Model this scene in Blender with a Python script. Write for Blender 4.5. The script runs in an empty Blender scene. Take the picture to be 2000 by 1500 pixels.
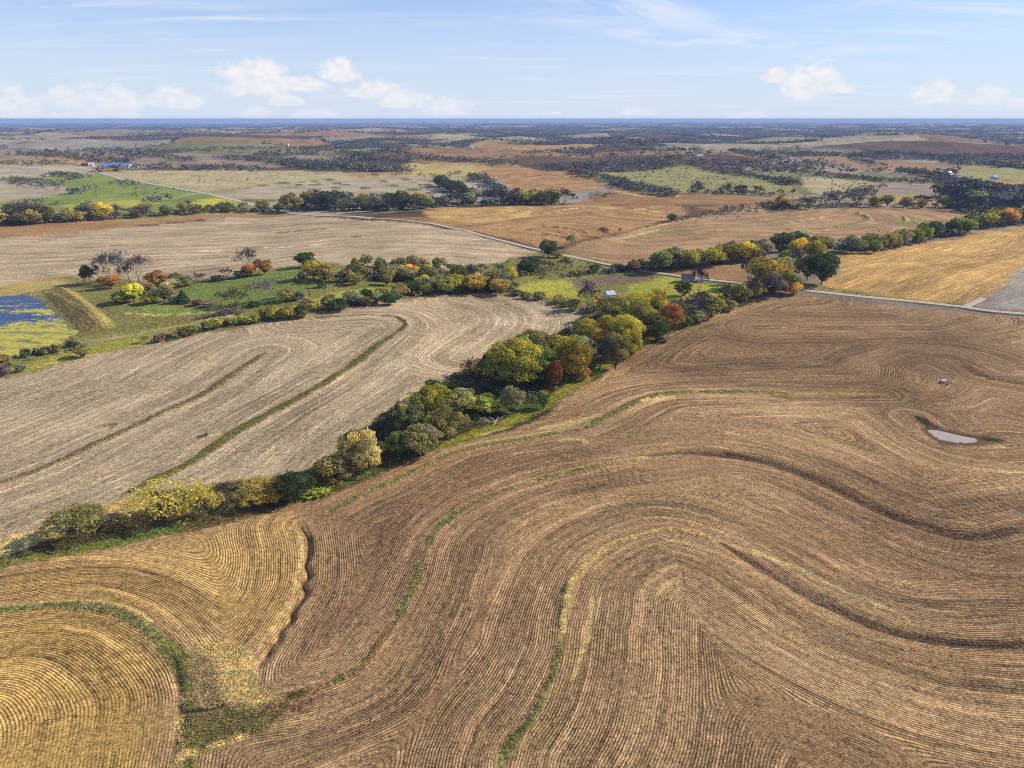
import bpy, math, random
import numpy as np
from mathutils import Vector

random.seed(7)
rng = np.random.default_rng(7)
scene = bpy.context.scene
COL = scene.collection

# ------------------------------------------------------------------ camera
F = 1388.0                      # focal length in pixels of the 2000 px wide photograph
PITCH = math.radians(20.46)
CAMZ = 100.0
cam_d = bpy.data.cameras.new('camera')
cam_d.sensor_width = 36.0
cam_d.lens = F / 2000.0 * 36.0
cam_d.clip_start = 1.0
cam_d.clip_end = 120000.0
cam = bpy.data.objects.new('camera', cam_d)
COL.objects.link(cam)
cam.location = (0, 0, CAMZ)
cam.rotation_euler = (math.pi / 2 - PITCH, 0, 0)
scene.camera = cam

# ------------------------------------------------------------------ light
SUN_EL = math.radians(33)
SUN_AZ = math.radians(12)       # measured from +X (right) towards +Y (away)
sd = Vector((math.cos(SUN_EL) * math.cos(SUN_AZ), math.cos(SUN_EL) * math.sin(SUN_AZ), math.sin(SUN_EL)))
sun_d = bpy.data.lights.new('sun', 'SUN')
sun_d.energy = 5.0
sun_d.angle = math.radians(0.5)
sun_d.color = (1.0, 0.93, 0.82)
sun = bpy.data.objects.new('sun', sun_d)
COL.objects.link(sun)
sun.rotation_euler = sd.to_track_quat('Z', 'Y').to_euler()

scene.view_settings.view_transform = 'Standard'
scene.view_settings.look = 'None'
scene.view_settings.gamma = 1.0
scene.view_settings.use_curve_mapping = False
scene.view_settings.exposure = 0.0
scene.cycles.use_denoising = False
scene.cycles.max_bounces = 4
scene.cycles.diffuse_bounces = 2
scene.cycles.transparent_max_bounces = 8
scene.cycles.volume_bounces = 0
scene.cycles.filter_width = 0.95

# ------------------------------------------------------------------ node helper
class NT:
    def __init__(s, tree):
        s.t = tree; s.n = tree.nodes; s.l = tree.links
    def node(s, kind, **kw):
        nd = s.n.new(kind)
        for k, v in kw.items():
            setattr(nd, k, v)
        return nd
    def put(s, sock, v):
        if hasattr(v, 'is_output') or isinstance(v, bpy.types.NodeSocket):
            s.l.new(v, sock)
        elif v is not None:
            sock.default_value = v
    def math(s, op, a, b=None, c=None, clamp=False):
        nd = s.node('ShaderNodeMath', operation=op, use_clamp=clamp)
        s.put(nd.inputs[0], a)
        if b is not None: s.put(nd.inputs[1], b)
        if c is not None: s.put(nd.inputs[2], c)
        return nd.outputs[0]
    def vmath(s, op, a, b=None, scale=None):
        nd = s.node('ShaderNodeVectorMath', operation=op)
        s.put(nd.inputs[0], a)
        if b is not None: s.put(nd.inputs[1], b)
        if scale is not None: s.put(nd.inputs['Scale'], scale)
        return nd.outputs['Value'] if op in ('DOT_PRODUCT', 'LENGTH', 'DISTANCE') else nd.outputs[0]
    def mix(s, fac, a, b, blend='MIX'):
        nd = s.node('ShaderNodeMix', data_type='RGBA', blend_type=blend)
        nd.clamp_factor = True
        s.put(nd.inputs[0], fac); s.put(nd.inputs[6], a); s.put(nd.inputs[7], b)
        return nd.outputs[2]
    def noise(s, vec, scale, detail=2.0, rough=0.5, dist=0.0):
        nd = s.node('ShaderNodeTexNoise')
        if vec is not None: s.l.new(vec, nd.inputs['Vector'])
        nd.inputs['Scale'].default_value = scale
        nd.inputs['Detail'].default_value = detail
        nd.inputs['Roughness'].default_value = rough
        nd.inputs['Distortion'].default_value = dist
        return nd.outputs['Fac']
    def smooth(s, v, a, b, lo=0.0, hi=1.0):
        nd = s.node('ShaderNodeMapRange', interpolation_type='SMOOTHSTEP')
        s.put(nd.inputs[0], v)
        for i, q in zip((1, 2, 3, 4), (a, b, lo, hi)): s.put(nd.inputs[i], q)
        return nd.outputs[0]
    def attr(s, name, out='Fac'):
        nd = s.node('ShaderNodeAttribute', attribute_name=name)
        return nd.outputs[out]
    def xyz(s, a, b, c):
        nd = s.node('ShaderNodeCombineXYZ')
        s.put(nd.inputs[0], a); s.put(nd.inputs[1], b); s.put(nd.inputs[2], c)
        return nd.outputs[0]
    def sep(s, v):
        nd = s.node('ShaderNodeSeparateXYZ'); s.l.new(v, nd.inputs[0]); return nd.outputs

def srgb(r, g, b):
    def f(c):
        c /= 255.0
        return c / 12.92 if c <= 0.04045 else ((c + 0.055) / 1.055) ** 2.4
    return np.array([f(r), f(g), f(b)])

# ------------------------------------------------------------------ world: sky with clouds
world = bpy.data.worlds.new('World')
scene.world = world
world.use_nodes = True
w = NT(world.node_tree)
w.n.clear()
sky = w.node('ShaderNodeTexSky', sky_type='NISHITA')
sky.sun_disc = False
sky.sun_elevation = SUN_EL
sky.sun_rotation = math.pi / 2 - SUN_AZ
sky.altitude = 300
sky.air_density = 1.0
sky.dust_density = 0.6
sky.ozone_density = 1.6
tc = w.node('ShaderNodeTexCoord')
dirv = w.vmath('NORMALIZE', tc.outputs['Generated'])
dx, dy, dz = w.sep(dirv)
az = w.math('MULTIPLY', w.math('ARCTAN2', dx, dy), 57.2958)     # degrees, 0 = straight ahead
el = w.math('MULTIPLY', w.math('ARCSINE', dz), 57.2958)
lift = w.smooth(el, -2.0, 30.0, 1.0, 0.0)
base = w.vmath('MULTIPLY', sky.outputs[0], (0.76, 1.14, 1.88))
pale = w.mix(w.smooth(el, -1.0, 15.0, 0.92, 0.05), base, (7.9, 9.0, 10.6, 1))
# high cirrus streaks on a plane far above
inv = w.math('DIVIDE', 1.0, w.math('MAXIMUM', w.math('ADD', dz, 0.05), 0.02))
pl = w.xyz(w.math('MULTIPLY', dx, inv), w.math('MULTIPLY', dy, inv), 0.0)
mp = w.node('ShaderNodeMapping'); w.l.new(pl, mp.inputs[0])
mp.inputs['Rotation'].default_value = (0, 0, math.radians(62))
mp.inputs['Scale'].default_value = (0.35, 1.5, 1.0)
mp.inputs['Location'].default_value = (3.1, 1.7, 0.0)
ci = w.noise(mp.outputs[0], 1.3, 6.0, 0.62, 0.6)
ci2 = w.noise(pl, 0.45, 2.0, 0.5, 0.0)
cir = w.math('MULTIPLY', w.smooth(ci, 0.46, 0.80), w.smooth(ci2, 0.36, 0.62))
for (a0, e0, la, le, rot, kk) in [(4.5, 8.6, 12.0, 1.15, -14, .9), (13.5, 5.4, 8.5, .75, -4, .75), (-2.5, 6.6, 9.0, .5, 6, .3), (-30, 10.5, 9, .8, -6, .5), (33, 10.8, 6, .5, 4, .5), (24, 7.0, 8, .35, 5, .4)]:
    cr_, sr_ = math.cos(math.radians(rot)), math.sin(math.radians(rot))
    da = w.math('SUBTRACT', az, a0); de = w.math('SUBTRACT', el, e0)
    pu = w.math('DIVIDE', w.math('ADD', w.math('MULTIPLY', da, cr_), w.math('MULTIPLY', de, sr_)), la)
    pv_ = w.math('DIVIDE', w.math('SUBTRACT', w.math('MULTIPLY', de, cr_), w.math('MULTIPLY', da, sr_)), le)
    rr = w.math('ADD', w.math('MULTIPLY', pu, pu), w.math('MULTIPLY', pv_, pv_))
    stn = w.noise(w.xyz(w.math('MULTIPLY', pu, 2.2), w.math('MULTIPLY', pv_, 1.1), rot * 1.7), 1.0, 5, .6, .5)
    cir = w.math('MAXIMUM', cir, w.math('MULTIPLY', w.math('MULTIPLY', w.smooth(rr, 0.0, 1.6, kk, 0.0), w.smooth(stn, .36, .66)), 1.0))
col1 = w.mix(w.math('MULTIPLY', cir, 0.75), pale, (9.6, 10.0, 10.8, 1))
# cumulus near the horizon: (azimuth, elevation of base, half width, height)
wob = w.noise(w.xyz(w.math('MULTIPLY', az, 0.55), w.math('MULTIPLY', el, 0.95), 3.3), 1.0, 5.0, 0.62, 0.0)
wob = w.math('SUBTRACT', wob, 0.5)
cums = []
for (cx, yb, hw, hh) in [(30, 232, 62, 72), (140, 206, 48, 40), (215, 206, 66, 50), (345, 206, 62, 40), (200, 236, 95, 24), (505, 174, 70, 66), (590, 174, 50, 26), (660, 152, 38, 40),
                         (730, 188, 52, 30), (790, 206, 55, 32), (880, 222, 46, 32), (560, 206, 34, 20), (500, 229, 34, 20), (620, 236, 60, 28), (1585, 178, 66, 74), (1515, 158, 30, 28),
                         (1650, 182, 34, 12), (1830, 197, 66, 42), (1925, 200, 60, 34), (2010, 212, 50, 22), (1250, 226, 38, 14), (1080, 227, 28, 9), (1460, 233, 48, 14), (-250, 210, 130, 60), (2350, 205, 150, 55)]:
    vv = (yb - 750) / F; cf = math.cos(PITCH) - vv * math.sin(PITCH); cz = -(math.sin(PITCH) + vv * math.cos(PITCH))
    a_ = math.degrees(math.atan2((cx - 1000) / F, cf)); e_ = math.degrees(math.atan2(cz, math.hypot(cf, (cx - 1000) / F)))
    sc_ = math.degrees(1.0 / F) / cf * math.cos(math.radians(a_))
    cums.append((a_, e_ + .15, hw * sc_ * math.cos(math.radians(a_)) * (1.25 if cx < 1000 else 1.05), hh * sc_ * .88))
dens = None
for (a0, e0, hw, hh) in cums:
    u = w.math('DIVIDE', w.math('SUBTRACT', az, a0), hw)
    v = w.math('DIVIDE', w.math('SUBTRACT', el, e0), hh)
    vup = w.math('MAXIMUM', v, 0.0)
    vdn = w.math('MULTIPLY', w.math('MINIMUM', v, 0.0), 2.6)
    r2 = w.math('ADD', w.math('MULTIPLY', u, u), w.math('ADD', w.math('MULTIPLY', vup, vup), w.math('MULTIPLY', vdn, vdn)))
    d1 = w.math('SUBTRACT', 1.0, r2)
    dens = d1 if dens is None else w.math('MAXIMUM', dens, d1)
cd = w.math('ADD', dens, w.math('MULTIPLY', wob, 2.6))
cm = w.smooth(cd, 0.0, 0.75)
det = w.noise(w.xyz(w.math('MULTIPLY', az, 1.2), w.math('MULTIPLY', el, 1.9), 7.7), 1.0, 4.0, 0.6, 0.0)
ccol = w.mix(w.smooth(det, 0.3, 0.65), (9.0, 9.3, 10.0, 1), (10.8, 10.6, 10.5, 1))
cfade = w.smooth(el, -0.2, 3.0, 0.45, 0.92)
col2 = w.mix(w.math('MULTIPLY', cm, cfade), col1, ccol)
bg = w.node('ShaderNodeBackground')
w.l.new(col2, bg.inputs['Color'])
bg.inputs['Strength'].default_value = 0.088
wo = w.node('ShaderNodeOutputWorld')
w.l.new(bg.outputs[0], wo.inputs['Surface'])

# ------------------------------------------------------------------ terrain height
def _hash(ix, iy, seed):
    ix = ix.astype(np.int64); iy = iy.astype(np.int64)
    n = (ix * 374761393 + iy * 668265263 + seed * 2147483647 + 974711) & 0xffffffff
    n = ((n ^ (n >> 13)) * 1274126177) & 0xffffffff
    n = (n ^ (n >> 16)) & 0xffffff
    return n / float(0xffffff)

def vnoise(x, y, seed=0):
    x0 = np.floor(x); y0 = np.floor(y)
    fx = x - x0; fy = y - y0
    fx = fx * fx * fx * (fx * (fx * 6 - 15) + 10); fy = fy * fy * fy * (fy * (fy * 6 - 15) + 10)
    a = _hash(x0, y0, seed); b = _hash(x0 + 1, y0, seed)
    c = _hash(x0, y0 + 1, seed); d = _hash(x0 + 1, y0 + 1, seed)
    return (a + (b - a) * fx) * (1 - fy) + (c + (d - c) * fx) * fy

def fbm(x, y, seed=0, oct=3):
    s = 0; a = 0.5; t = 0
    for i in range(oct):
        s = s + a * vnoise(x, y, seed + i * 17); t += a; x = x * 2.03 + 11.3; y = y * 2.03 - 7.1; a *= 0.5
    return s / t

def sstep(x, a, b):
    t = np.clip((x - a) / (b - a), 0, 1)
    return t * t * (3 - 2 * t)

POND = (-225.0, 330.0)
def hbase(x, y):
    d = np.sqrt(x * x + y * y)
    far = sstep(d, 500, 3600)
    n1 = fbm(x / 900.0 + 5.2, y / 620.0 + 1.7, 3, 3) - 0.5
    n2 = fbm(x / 2600.0 + 0.4, y / 2100.0 + 9.7, 11, 2) - 0.5
    n3 = fbm(x / 330.0 + 3.1, y / 280.0 + 4.3, 23, 2) - 0.5
    n4 = fbm(x / 120.0 + 1.3, y / 105.0 + 6.6, 29, 2) - 0.5
    h = n1 * (9 + 66 * far) + n2 * 40 * far + n3 * (14 + 24 * far) + n4 * (7.5 - 5 * far)
    h = h + (fbm(x / 7000. + 2.2, y / 5200. + 3.1, 37, 3) - .5) * 110 * sstep(d, 5000, 14000)
    w0 = np.exp(-(((x - POND[0]) ** 2 + (y - POND[1]) ** 2) / 95.0 ** 2))
    h = h * (1 - w0)
    h = h * sstep(d, 20, 260)
    return h - d * d / (2 * 6.371e6)

cp, sp = math.cos(PITCH), math.sin(PITCH)
_steps = np.concatenate([np.linspace(20, 1000, 900), np.geomspace(1001, 44000, 1500)])
def ground(pts):
    """pixels of the photograph -> points on the ground (x, y, z)"""
    pts = np.atleast_2d(np.asarray(pts, float))
    u = (pts[:, 0] - 1000) / F; v = (pts[:, 1] - 750) / F
    dirf = cp - v * sp; dirz = -(sp + v * cp); dirx = u
    out = np.zeros((len(pts), 3))
    for i in range(len(pts)):
        k = _steps / dirf[i]
        X = dirx[i] * k; Y = _steps; Z = CAMZ + dirz[i] * k
        g = hbase(X, Y)
        below = np.nonzero(Z <= g)[0]
        j = below[0] if len(below) else len(_steps) - 1
        if j > 0 and len(below):
            a = (Z[j - 1] - g[j - 1]); b = (g[j] - Z[j]); t = a / (a + b + 1e-9)
            yy = Y[j - 1] + t * (Y[j] - Y[j - 1])
        else:
            yy = Y[j]
        out[i] = (dirx[i] * yy / dirf[i], yy, 0)
    out[:, 2] = hbase(out[:, 0], out[:, 1])
    return out

def project(x, y, z):
    zz = z - CAMZ
    dep = y * cp - zz * sp
    v = -(y * sp + zz * cp)
    dep = np.maximum(dep, 1e-3)
    return 1000 + F * x / dep, 750 + F * v / dep, dep

def smooth_line(P, n=4):
    P = np.asarray(P, float)
    if len(P) < 3: return P
    Q = np.vstack([2 * P[0] - P[1], P, 2 * P[-1] - P[-2]])
    out = []
    for i in range(1, len(Q) - 2):
        p0, p1, p2, p3 = Q[i - 1], Q[i], Q[i + 1], Q[i + 2]
        for k in range(n):
            t = k / n
            out.append(0.5 * ((2 * p1) + (-p0 + p2) * t + (2 * p0 - 5 * p1 + 4 * p2 - p3) * t * t + (-p0 + 3 * p1 - 3 * p2 + p3) * t ** 3))
    out.append(P[-1])
    return np.array(out)

def line_dist(X, Y, L):
    """distance to polyline and arc parameter 0..1; signed side"""
    best = np.full(X.shape, 1e9, np.float32); side = np.ones(X.shape, np.float32); par = np.zeros(X.shape, np.float32)
    seg = np.sqrt(((L[1:] - L[:-1]) ** 2).sum(1)); cum = np.concatenate([[0], np.cumsum(seg)]); tot = max(cum[-1], 1e-6)
    for i in range(len(L) - 1):
        ax, ay = L[i]; bx, by = L[i + 1]
        ex, ey = bx - ax, by - ay
        px = X - np.float32(ax); py = Y - np.float32(ay)
        t = np.clip((px * ex + py * ey) / (ex * ex + ey * ey + 1e-9), 0, 1)
        qx = px - t * ex; qy = py - t * ey
        d = qx * qx + qy * qy
        m = d < best
        best = np.where(m, d, best)
        par = np.where(m, (cum[i] + t * seg[i]) / tot, par)
        side = np.where(m, np.sign(ex * py - ey * px), side)
    return np.sqrt(best), par, side

def inside(X, Y, P):
    c = np.zeros(X.shape, bool)
    n = len(P)
    for i in range(n):
        x0, y0 = P[i]; x1, y1 = P[(i + 1) % n]
        if y0 == y1: continue
        cond = ((y0 > Y) != (y1 > Y)) & (X < (x1 - x0) * (Y - y0) / (y1 - y0) + x0)
        c ^= cond
    return c

# ------------------------------------------------------------------ terrain grid
thc = np.linspace(-39, 39, 690)
thl = -39 - np.cumsum(np.linspace(0.13, 1.1, 36))
th = np.radians(np.concatenate([thl[::-1], thc, -thl]))
rs = [24.0]
while rs[-1] < 46000:
    D = rs[-1]
    foot = (D * D + 9500.0) / (100.0 * 710.0) * 1.5
    if D < 80: foot = 1.2
    cap = max(36.0, D * 0.0085)
    rs.append(D + min(foot, cap))
rs = np.array(rs)
R, T = np.meshgrid(rs, th, indexing='ij')
GX = (R * np.sin(T)); GY = (R * np.cos(T))
NR, NTH = GX.shape
X = GX.ravel(); Y = GY.ravel()
Z = hbase(X, Y)
DD = np.sqrt(X * X + Y * Y)
print('grid', NR, NTH, NR * NTH)

near = DD < 4000
NX = X[near].astype(np.float32); NY = Y[near].astype(np.float32)
# ragged edges: warped coordinates for the tests
wamp = np.clip(NX * 0 + np.sqrt(NX ** 2 + NY ** 2) / 400.0, 0.35, 3.0)
WX = NX + wamp * (6 * (fbm(NX / 22., NY / 22., 51, 3) - .5) + 3.0 * (vnoise(NX / 2.1, NY / 2.1, 53) - .5))
WY = NY + wamp * (6 * (fbm(NX / 22., NY / 22., 61, 3) - .5) + 3.0 * (vnoise(NX / 2.1, NY / 2.1, 63) - .5))
WX = WX.astype(np.float32); WY = WY.astype(np.float32)
nn = len(NX)
tint = np.zeros((nn, 3)); rowu = np.zeros(nn); rowa = np.zeros(nn); rowv = NY.astype(float).copy(); rowu[:] = NX; gras = np.zeros(nn); dz_loc = np.zeros(nn)
region = np.zeros(nn, int)
REG = ['ground']
def reg(name):
    if name not in REG: REG.append(name)
    return REG.index(name)

C = dict(
    corn=srgb(157, 125, 84), corn_gold=srgb(188, 148, 78), corn_dark=srgb(112, 84, 57), soil=srgb(120, 92, 70),
    bean=srgb(180, 156, 118), bean_far=srgb(176, 160, 126), straw=srgb(208, 182, 120), dry=srgb(200, 176, 108),
    green=srgb(138, 133, 82), bright=srgb(128, 140, 72), lime=srgb(190, 184, 76), olive=srgb(134, 128, 72), pasture=srgb(156, 150, 94),
    orange=srgb(166, 126, 78), golden=srgb(194, 152, 86), mauve=srgb(158, 138, 112), grey=srgb(164, 152, 130), brush=srgb(112, 100, 62),
    hill=srgb(182, 166, 122), dark=srgb(84, 74, 52))

def darr(px):
    return ground(px)[:, :2]

def patch(px, col, feather=2.0, row=None, ra=0.0, gr=0.0, name=None, k=1.0):
    """paint the kind of ground inside a polygon"""
    global tint
    P = darr(px)
    x0, y0 = P.min(0) - 25 - feather; x1, y1 = P.max(0) + 25 + feather
    idx = np.nonzero((WX > x0) & (WX < x1) & (WY > y0) & (WY < y1))[0]
    if not len(idx): return
    ins = inside(WX[idx], WY[idx], P)
    if feather > 0:
        d, _, _ = line_dist(WX[idx], WY[idx], np.vstack([P, P[:1]]))
        sdist = np.where(ins, d, -d)
        m = np.clip(0.5 + sdist / (2 * feather), 0, 1)
    else:
        m = ins.astype(float)
    m = m * k
    tint[idx] = tint[idx] * (1 - m[:, None]) + np.asarray(col)[None] * m[:, None]
    gras[idx] = gras[idx] * (1 - m) + gr * m
    if row is not None or ra > 0:
        rowa[idx] = rowa[idx] * (1 - m) + ra * m
    if row is not None:
        ii = idx[m > 0.02]
        res = row(NX[ii], NY[ii]); rowu[ii] = res[0]; rowv[ii] = res[1]
        if len(res) > 2: rowa[ii] *= res[2]
    if row is None and ra == 0 and k >= 1:
        rowa[idx] *= (1 - m)
    if name:
        region[idx[m > 0.5]] = reg(name)

def strip(px, col, w0, w1=None, feather=0.8, gr=0.8, bump=0.0, k=1.0, holes=0.0, name=None, off=0.0, rowkeep=0.0):
    """paint along a line; width in metres; a low ridge or ditch under it if bump"""
    L = smooth_line(darr(px))
    x0, y0 = L.min(0) - 30; x1, y1 = L.max(0) + 30
    idx = np.nonzero((NX > x0) & (NX < x1) & (NY > y0) & (NY < y1))[0]
    if not len(idx): return
    sx = 0.35 * WX[idx] + 0.65 * NX[idx]; sy = 0.35 * WY[idx] + 0.65 * NY[idx]
    d, par, side = line_dist(sx, sy, L)
    if off: d = np.abs(d * side - off)
    w1 = w0 if w1 is None else w1
    ww = (w0 + (w1 - w0) * par) * np.clip(np.minimum(par, 1 - par) * 14 + 0.25, 0, 1)
    ww = ww * (0.7 + 0.6 * vnoise(sx / 7.0, sy / 7.0, 77))
    m = np.clip((ww / 2 - d) / feather + 0.5, 0, 1) * k
    if holes > 0:
        m = m * sstep(fbm(sx / 5., sy / 5., 91, 2), holes - 0.12, holes + 0.12)
    c = np.asarray(col)[None] * (0.85 + 0.3 * vnoise(sx / 1.3, sy / 1.3, 79))[:, None]
    tint[idx] = tint[idx] * (1 - m[:, None]) + c * m[:, None]
    gras[idx] = gras[idx] * (1 - m) + gr * m
    rowa[idx] *= (1 - m * (1 - rowkeep))
    if bump:
        dz_loc[idx] += bump * np.exp(-(d / max(w0 * 0.75, 1.0)) ** 2) * np.clip(np.minimum(par, 1 - par) * 10, 0, 1)
    if name: region[idx[m > 0.5]] = reg(name)

def guides(lines, offs=None):
    offs = offs or [0.0] * len(lines)
    Ls = [smooth_line(darr(l)) for l in lines]
    def f(x, y):
        acc = np.zeros(x.shape); best = np.full(x.shape, 1e9)
        ds = []; along = np.zeros(x.shape)
        for gi, L in enumerate(Ls):
            d, par, _ = line_dist(x, y, L); d = d + offs[gi]; ds.append(d)
            ln = np.sqrt(((L[1:] - L[:-1]) ** 2).sum(1)).sum()
            along = np.where(d < best, par * ln + gi * 517.0, along); best = np.minimum(best, d)
        ks = .8 + best * .085
        for d in ds: acc += np.exp(-(d - best) / ks)
        second = np.sort(np.stack(ds), axis=0)[1] if len(ds) > 1 else best + 99
        fade = .35 + .65 * sstep(second - best, 0, 5)
        return best - ks * np.log(acc) + 1.6 * (fbm(x / 30., y / 30., 5, 2) - .5) + .5 * (fbm(x / 9., y / 9., 6, 2) - .5), along, fade
    return f

def straight(p, q):
    G = darr([p, q]); d = G[1] - G[0]; d /= np.linalg.norm(d)
    return lambda x, y: ((x * -d[1] + y * d[0]) + 3.0 * (fbm(x / 120., y / 120., 8, 2) - .5) + 1000, x * d[0] + y * d[1])

# default far country: patchwork of fields
def voro(x, y, cx, cy, seed):
    ix = np.floor(x / cx); iy = np.floor(y / cy)
    best = np.full(x.shape, 1e9); sec = np.full(x.shape, 1e9); idv = np.zeros(x.shape)
    for i in (-1, 0, 1):
        for j in (-1, 0, 1):
            gx = ix + i; gy = iy + j
            px = (gx + 0.15 + 0.7 * _hash(gx, gy, seed)) * cx; py = (gy + 0.15 + 0.7 * _hash(gx, gy, seed + 5)) * cy
            d = np.maximum(np.abs(x - px) / cx, np.abs(y - py) / cy)
            m = d < best
            sec = np.where(m, best, np.minimum(sec, d))
            best = np.where(m, d, best); idv = np.where(m, _hash(gx, gy, seed + 9), idv)
    return idv, (sec - best) * (cx + cy) / 4
PAL = np.array([C['golden'], C['corn_dark'], C['green'], C['bean_far'], C['hill'], C['grey'], C['orange'], C['mauve'], C['pasture'], C['bean_far'], C['hill'], C['corn'], C['golden']])
def cells(x, y):
    rx = x * 0.97 + y * 0.24; ry = -x * 0.24 + y * 0.97
    wob = 90 * (fbm(x / 260., y / 260., 41, 2) - .5)
    return voro(rx + wob, ry - wob, 560., 430., 71)
def country(x, y):
    idv, edge = cells(x, y)
    c = PAL[np.clip((idv * len(PAL)).astype(int), 0, len(PAL) - 1)] * .86
    c = c * (0.8 + 0.4 * fbm(x / 70., y / 70., 43, 2))[:, None]
    h = hbase(x, y) + (x * x + y * y) / (2 * 6.371e6)
    fr = np.abs(h / 3.6 + .25 * fbm(x / 90., y / 90., 44, 2) - np.round(h / 3.6 + .25 * fbm(x / 90., y / 90., 44, 2)))
    ter = (1 - sstep(fr, .03, .075)) * (_hash(np.floor(idv * 997), np.floor(idv * 331), 3) > .35) * sstep(fbm(x / 150., y / 150., 45, 2), .4, .5)
    m = np.maximum(ter * .6, (1 - sstep(edge, 3, 9)) * .7)
    c = np.clip(c.mean(1, keepdims=True) * .12 + c * .88, .01, 1)
    return c * (1 - m[:, None]) + np.array([.075, .07, .03])[None] * m[:, None]

def woods(x, y):
    """0..1: how wooded the far country is (valleys carry the woods)"""
    h = hbase(x, y) + (x * x + y * y) / (2 * 6.371e6)
    n = fbm(x / 520., y / 330., 99, 3)
    d = np.sqrt(x * x + y * y)
    right = sstep(x / np.maximum(y, 1), -0.35, 0.35)
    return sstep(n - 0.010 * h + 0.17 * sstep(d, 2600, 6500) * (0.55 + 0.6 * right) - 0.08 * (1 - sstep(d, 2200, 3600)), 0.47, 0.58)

tint[:] = country(NX.astype(float), NY.astype(float))
gras[:] = 0.35

exec_fields = True
# ------------------------------------------------------------------ the fields, traced on the ground
BIG = 4200
near_edge = [(-300, 1190), (0, 1112), (130, 1085), (300, 1050), (420, 1030), (560, 990), (660, 965), (760, 920), (860, 878),
             (1000, 838), (1068, 812), (1100, 780), (1180, 728), (1260, 678), (1340, 636), (1430, 602), (1500, 585), (1570, 580)]
# upper left and middle distance first
patch([(-400, 470), (-400, 545), (-300, 640), (0, 740), (300, 670), (700, 600), (900, 575), (1100, 602), (1200, 600), (1420, 595), (1480, 585), (1500, 560),
       (1334, 536), (1050, 487), (900, 500), (500, 520), (130, 540), (0, 560)], C['olive'], 4, gr=0.9, name='pasture')
patch([(-400, 330), (0, 322), (120, 322), (190, 336), (150, 352), (80, 346), (0, 352), (-400, 368)], C['bean_far'], 5, name='harvested_field')
patch([(20, 395), (60, 386), (140, 378), (128, 365), (80, 356), (95, 345), (190, 340), (250, 350), (383, 374), (470, 394), (530, 413),
       (240, 425), (60, 432), (-200, 440), (-200, 400)], srgb(132, 144, 72), 5, gr=0.6, name='pasture')
patch([(130, 398), (260, 389), (300, 396), (215, 412), (140, 408)], C['lime'] * .8, 6, gr=0.6)
patch([(375, 394), (440, 382), (470, 400), (370, 408)], C['lime'] * .9, 6, gr=0.6)
patch([(-400, 355), (0, 352), (60, 356), (133, 368), (138, 377), (60, 388), (0, 395), (-400, 420)], C['bean_far'], 5, name='harvested_field')
patch([(200, 338), (260, 332), (440, 331), (667, 336), (690, 346), (567, 356), (467, 366), (400, 375), (300, 358)], C['hill'], 6, gr=0.5, name='pasture')
patch([(433, 384), (467, 370), (667, 350), (850, 342), (935, 352), (920, 368), (850, 376), (930, 392), (700, 410), (570, 412), (530, 406)], C['bean_far'] * .97, 4,
      row=straight((450, 380), (800, 370)), ra=0.4, name='harvested_field')
for l in ([(560, 365), (710, 359)], [(606, 371), (676, 366)], [(740, 355), (820, 348)], [(704, 368), (776, 362)], [(450, 381), (608, 377)],
          [(712, 377), (780, 374), (846, 367)], [(790, 357), (846, 354)], [(820, 362), (850, 362)], [(822, 381), (880, 374)],
          [(467, 392), (573, 391)], [(567, 363), (667, 358)], [(467, 367), (567, 357), (667, 348)]):
    strip(l, C['olive'] * .5, 9, gr=0.9, feather=4, bump=1.2)
# big pale field left of the road
g_big = guides([[(-200, 520), (0, 510), (400, 490), (700, 470), (1040, 480)]])
patch([(-400, 640), (0, 562), (60, 546), (130, 540), (250, 548), (340, 552), (450, 537), (560, 520), (640, 512), (700, 524), (850, 530), (950, 516), (1042, 497), (1046, 490),
       (1000, 479), (934, 462), (867, 447), (817, 437), (730, 431), (667, 426), (587, 421), (480, 424), (300, 440), (100, 458), (0, 466), (-400, 500)],
      C['bean'], 2.5, row=g_big, ra=0.9, name='bean_stubble_field')
patch([(-400, 492), (0, 466), (100, 456), (300, 438), (430, 425), (587, 419), (560, 413), (400, 417), (220, 427), (100, 434), (0, 442), (-400, 462)],
      C['orange'] * .95, 4, row=g_big, ra=.3, name='harvested_field')
patch([(200, 428), (330, 424), (480, 412), (560, 411), (400, 417), (300, 431)], C['pasture'], 4, gr=.6)
for l in ([(140, 484), (190, 482), (240, 478)], [(155, 507), (188, 505)], [(0, 522), (40, 518)], [(540, 455), (600, 450), (660, 446), (720, 443)],
          [(667, 466), (690, 463), (715, 462)]):
    strip(l, C['dark'] * .8, 5, gr=1, feather=2.5, k=.8)
# golden field beyond the road
g_gold = guides([[(834, 428), (900, 432), (1000, 420), (1030, 412), (990, 404), (900, 408)], [(1060, 415), (1150, 406), (1250, 404)],
                 [(1050, 448), (1110, 450), (1125, 465)], [(1170, 410), (1230, 418), (1300, 425)]])
patch([(712, 424), (834, 426), (826, 412), (854, 406), (967, 401), (1067, 401), (1117, 400), (1334, 401), (1345, 417), (1300, 430), (1250, 445),
       (1180, 460), (1125, 470), (1088, 482), (1050, 482), (934, 454), (817, 430)], C['orange'], 3, row=g_gold, ra=1.0, name='harvested_field')
patch([(830, 415), (900, 406), (1040, 404), (1060, 412), (1000, 430), (900, 437), (850, 433)], C['golden'] * 1.0, 5, k=.85, ra=1.0)
for l in ([(1160, 404), (1230, 408), (1310, 418)], [(1060, 418), (1100, 412), (1140, 406)], [(920, 430), (1000, 425), (1040, 412)], [(870, 422), (960, 414), (1010, 408)]):
    strip(l, C['straw'], 7, gr=.3, feather=3, k=.8, rowkeep=.7)
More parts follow.
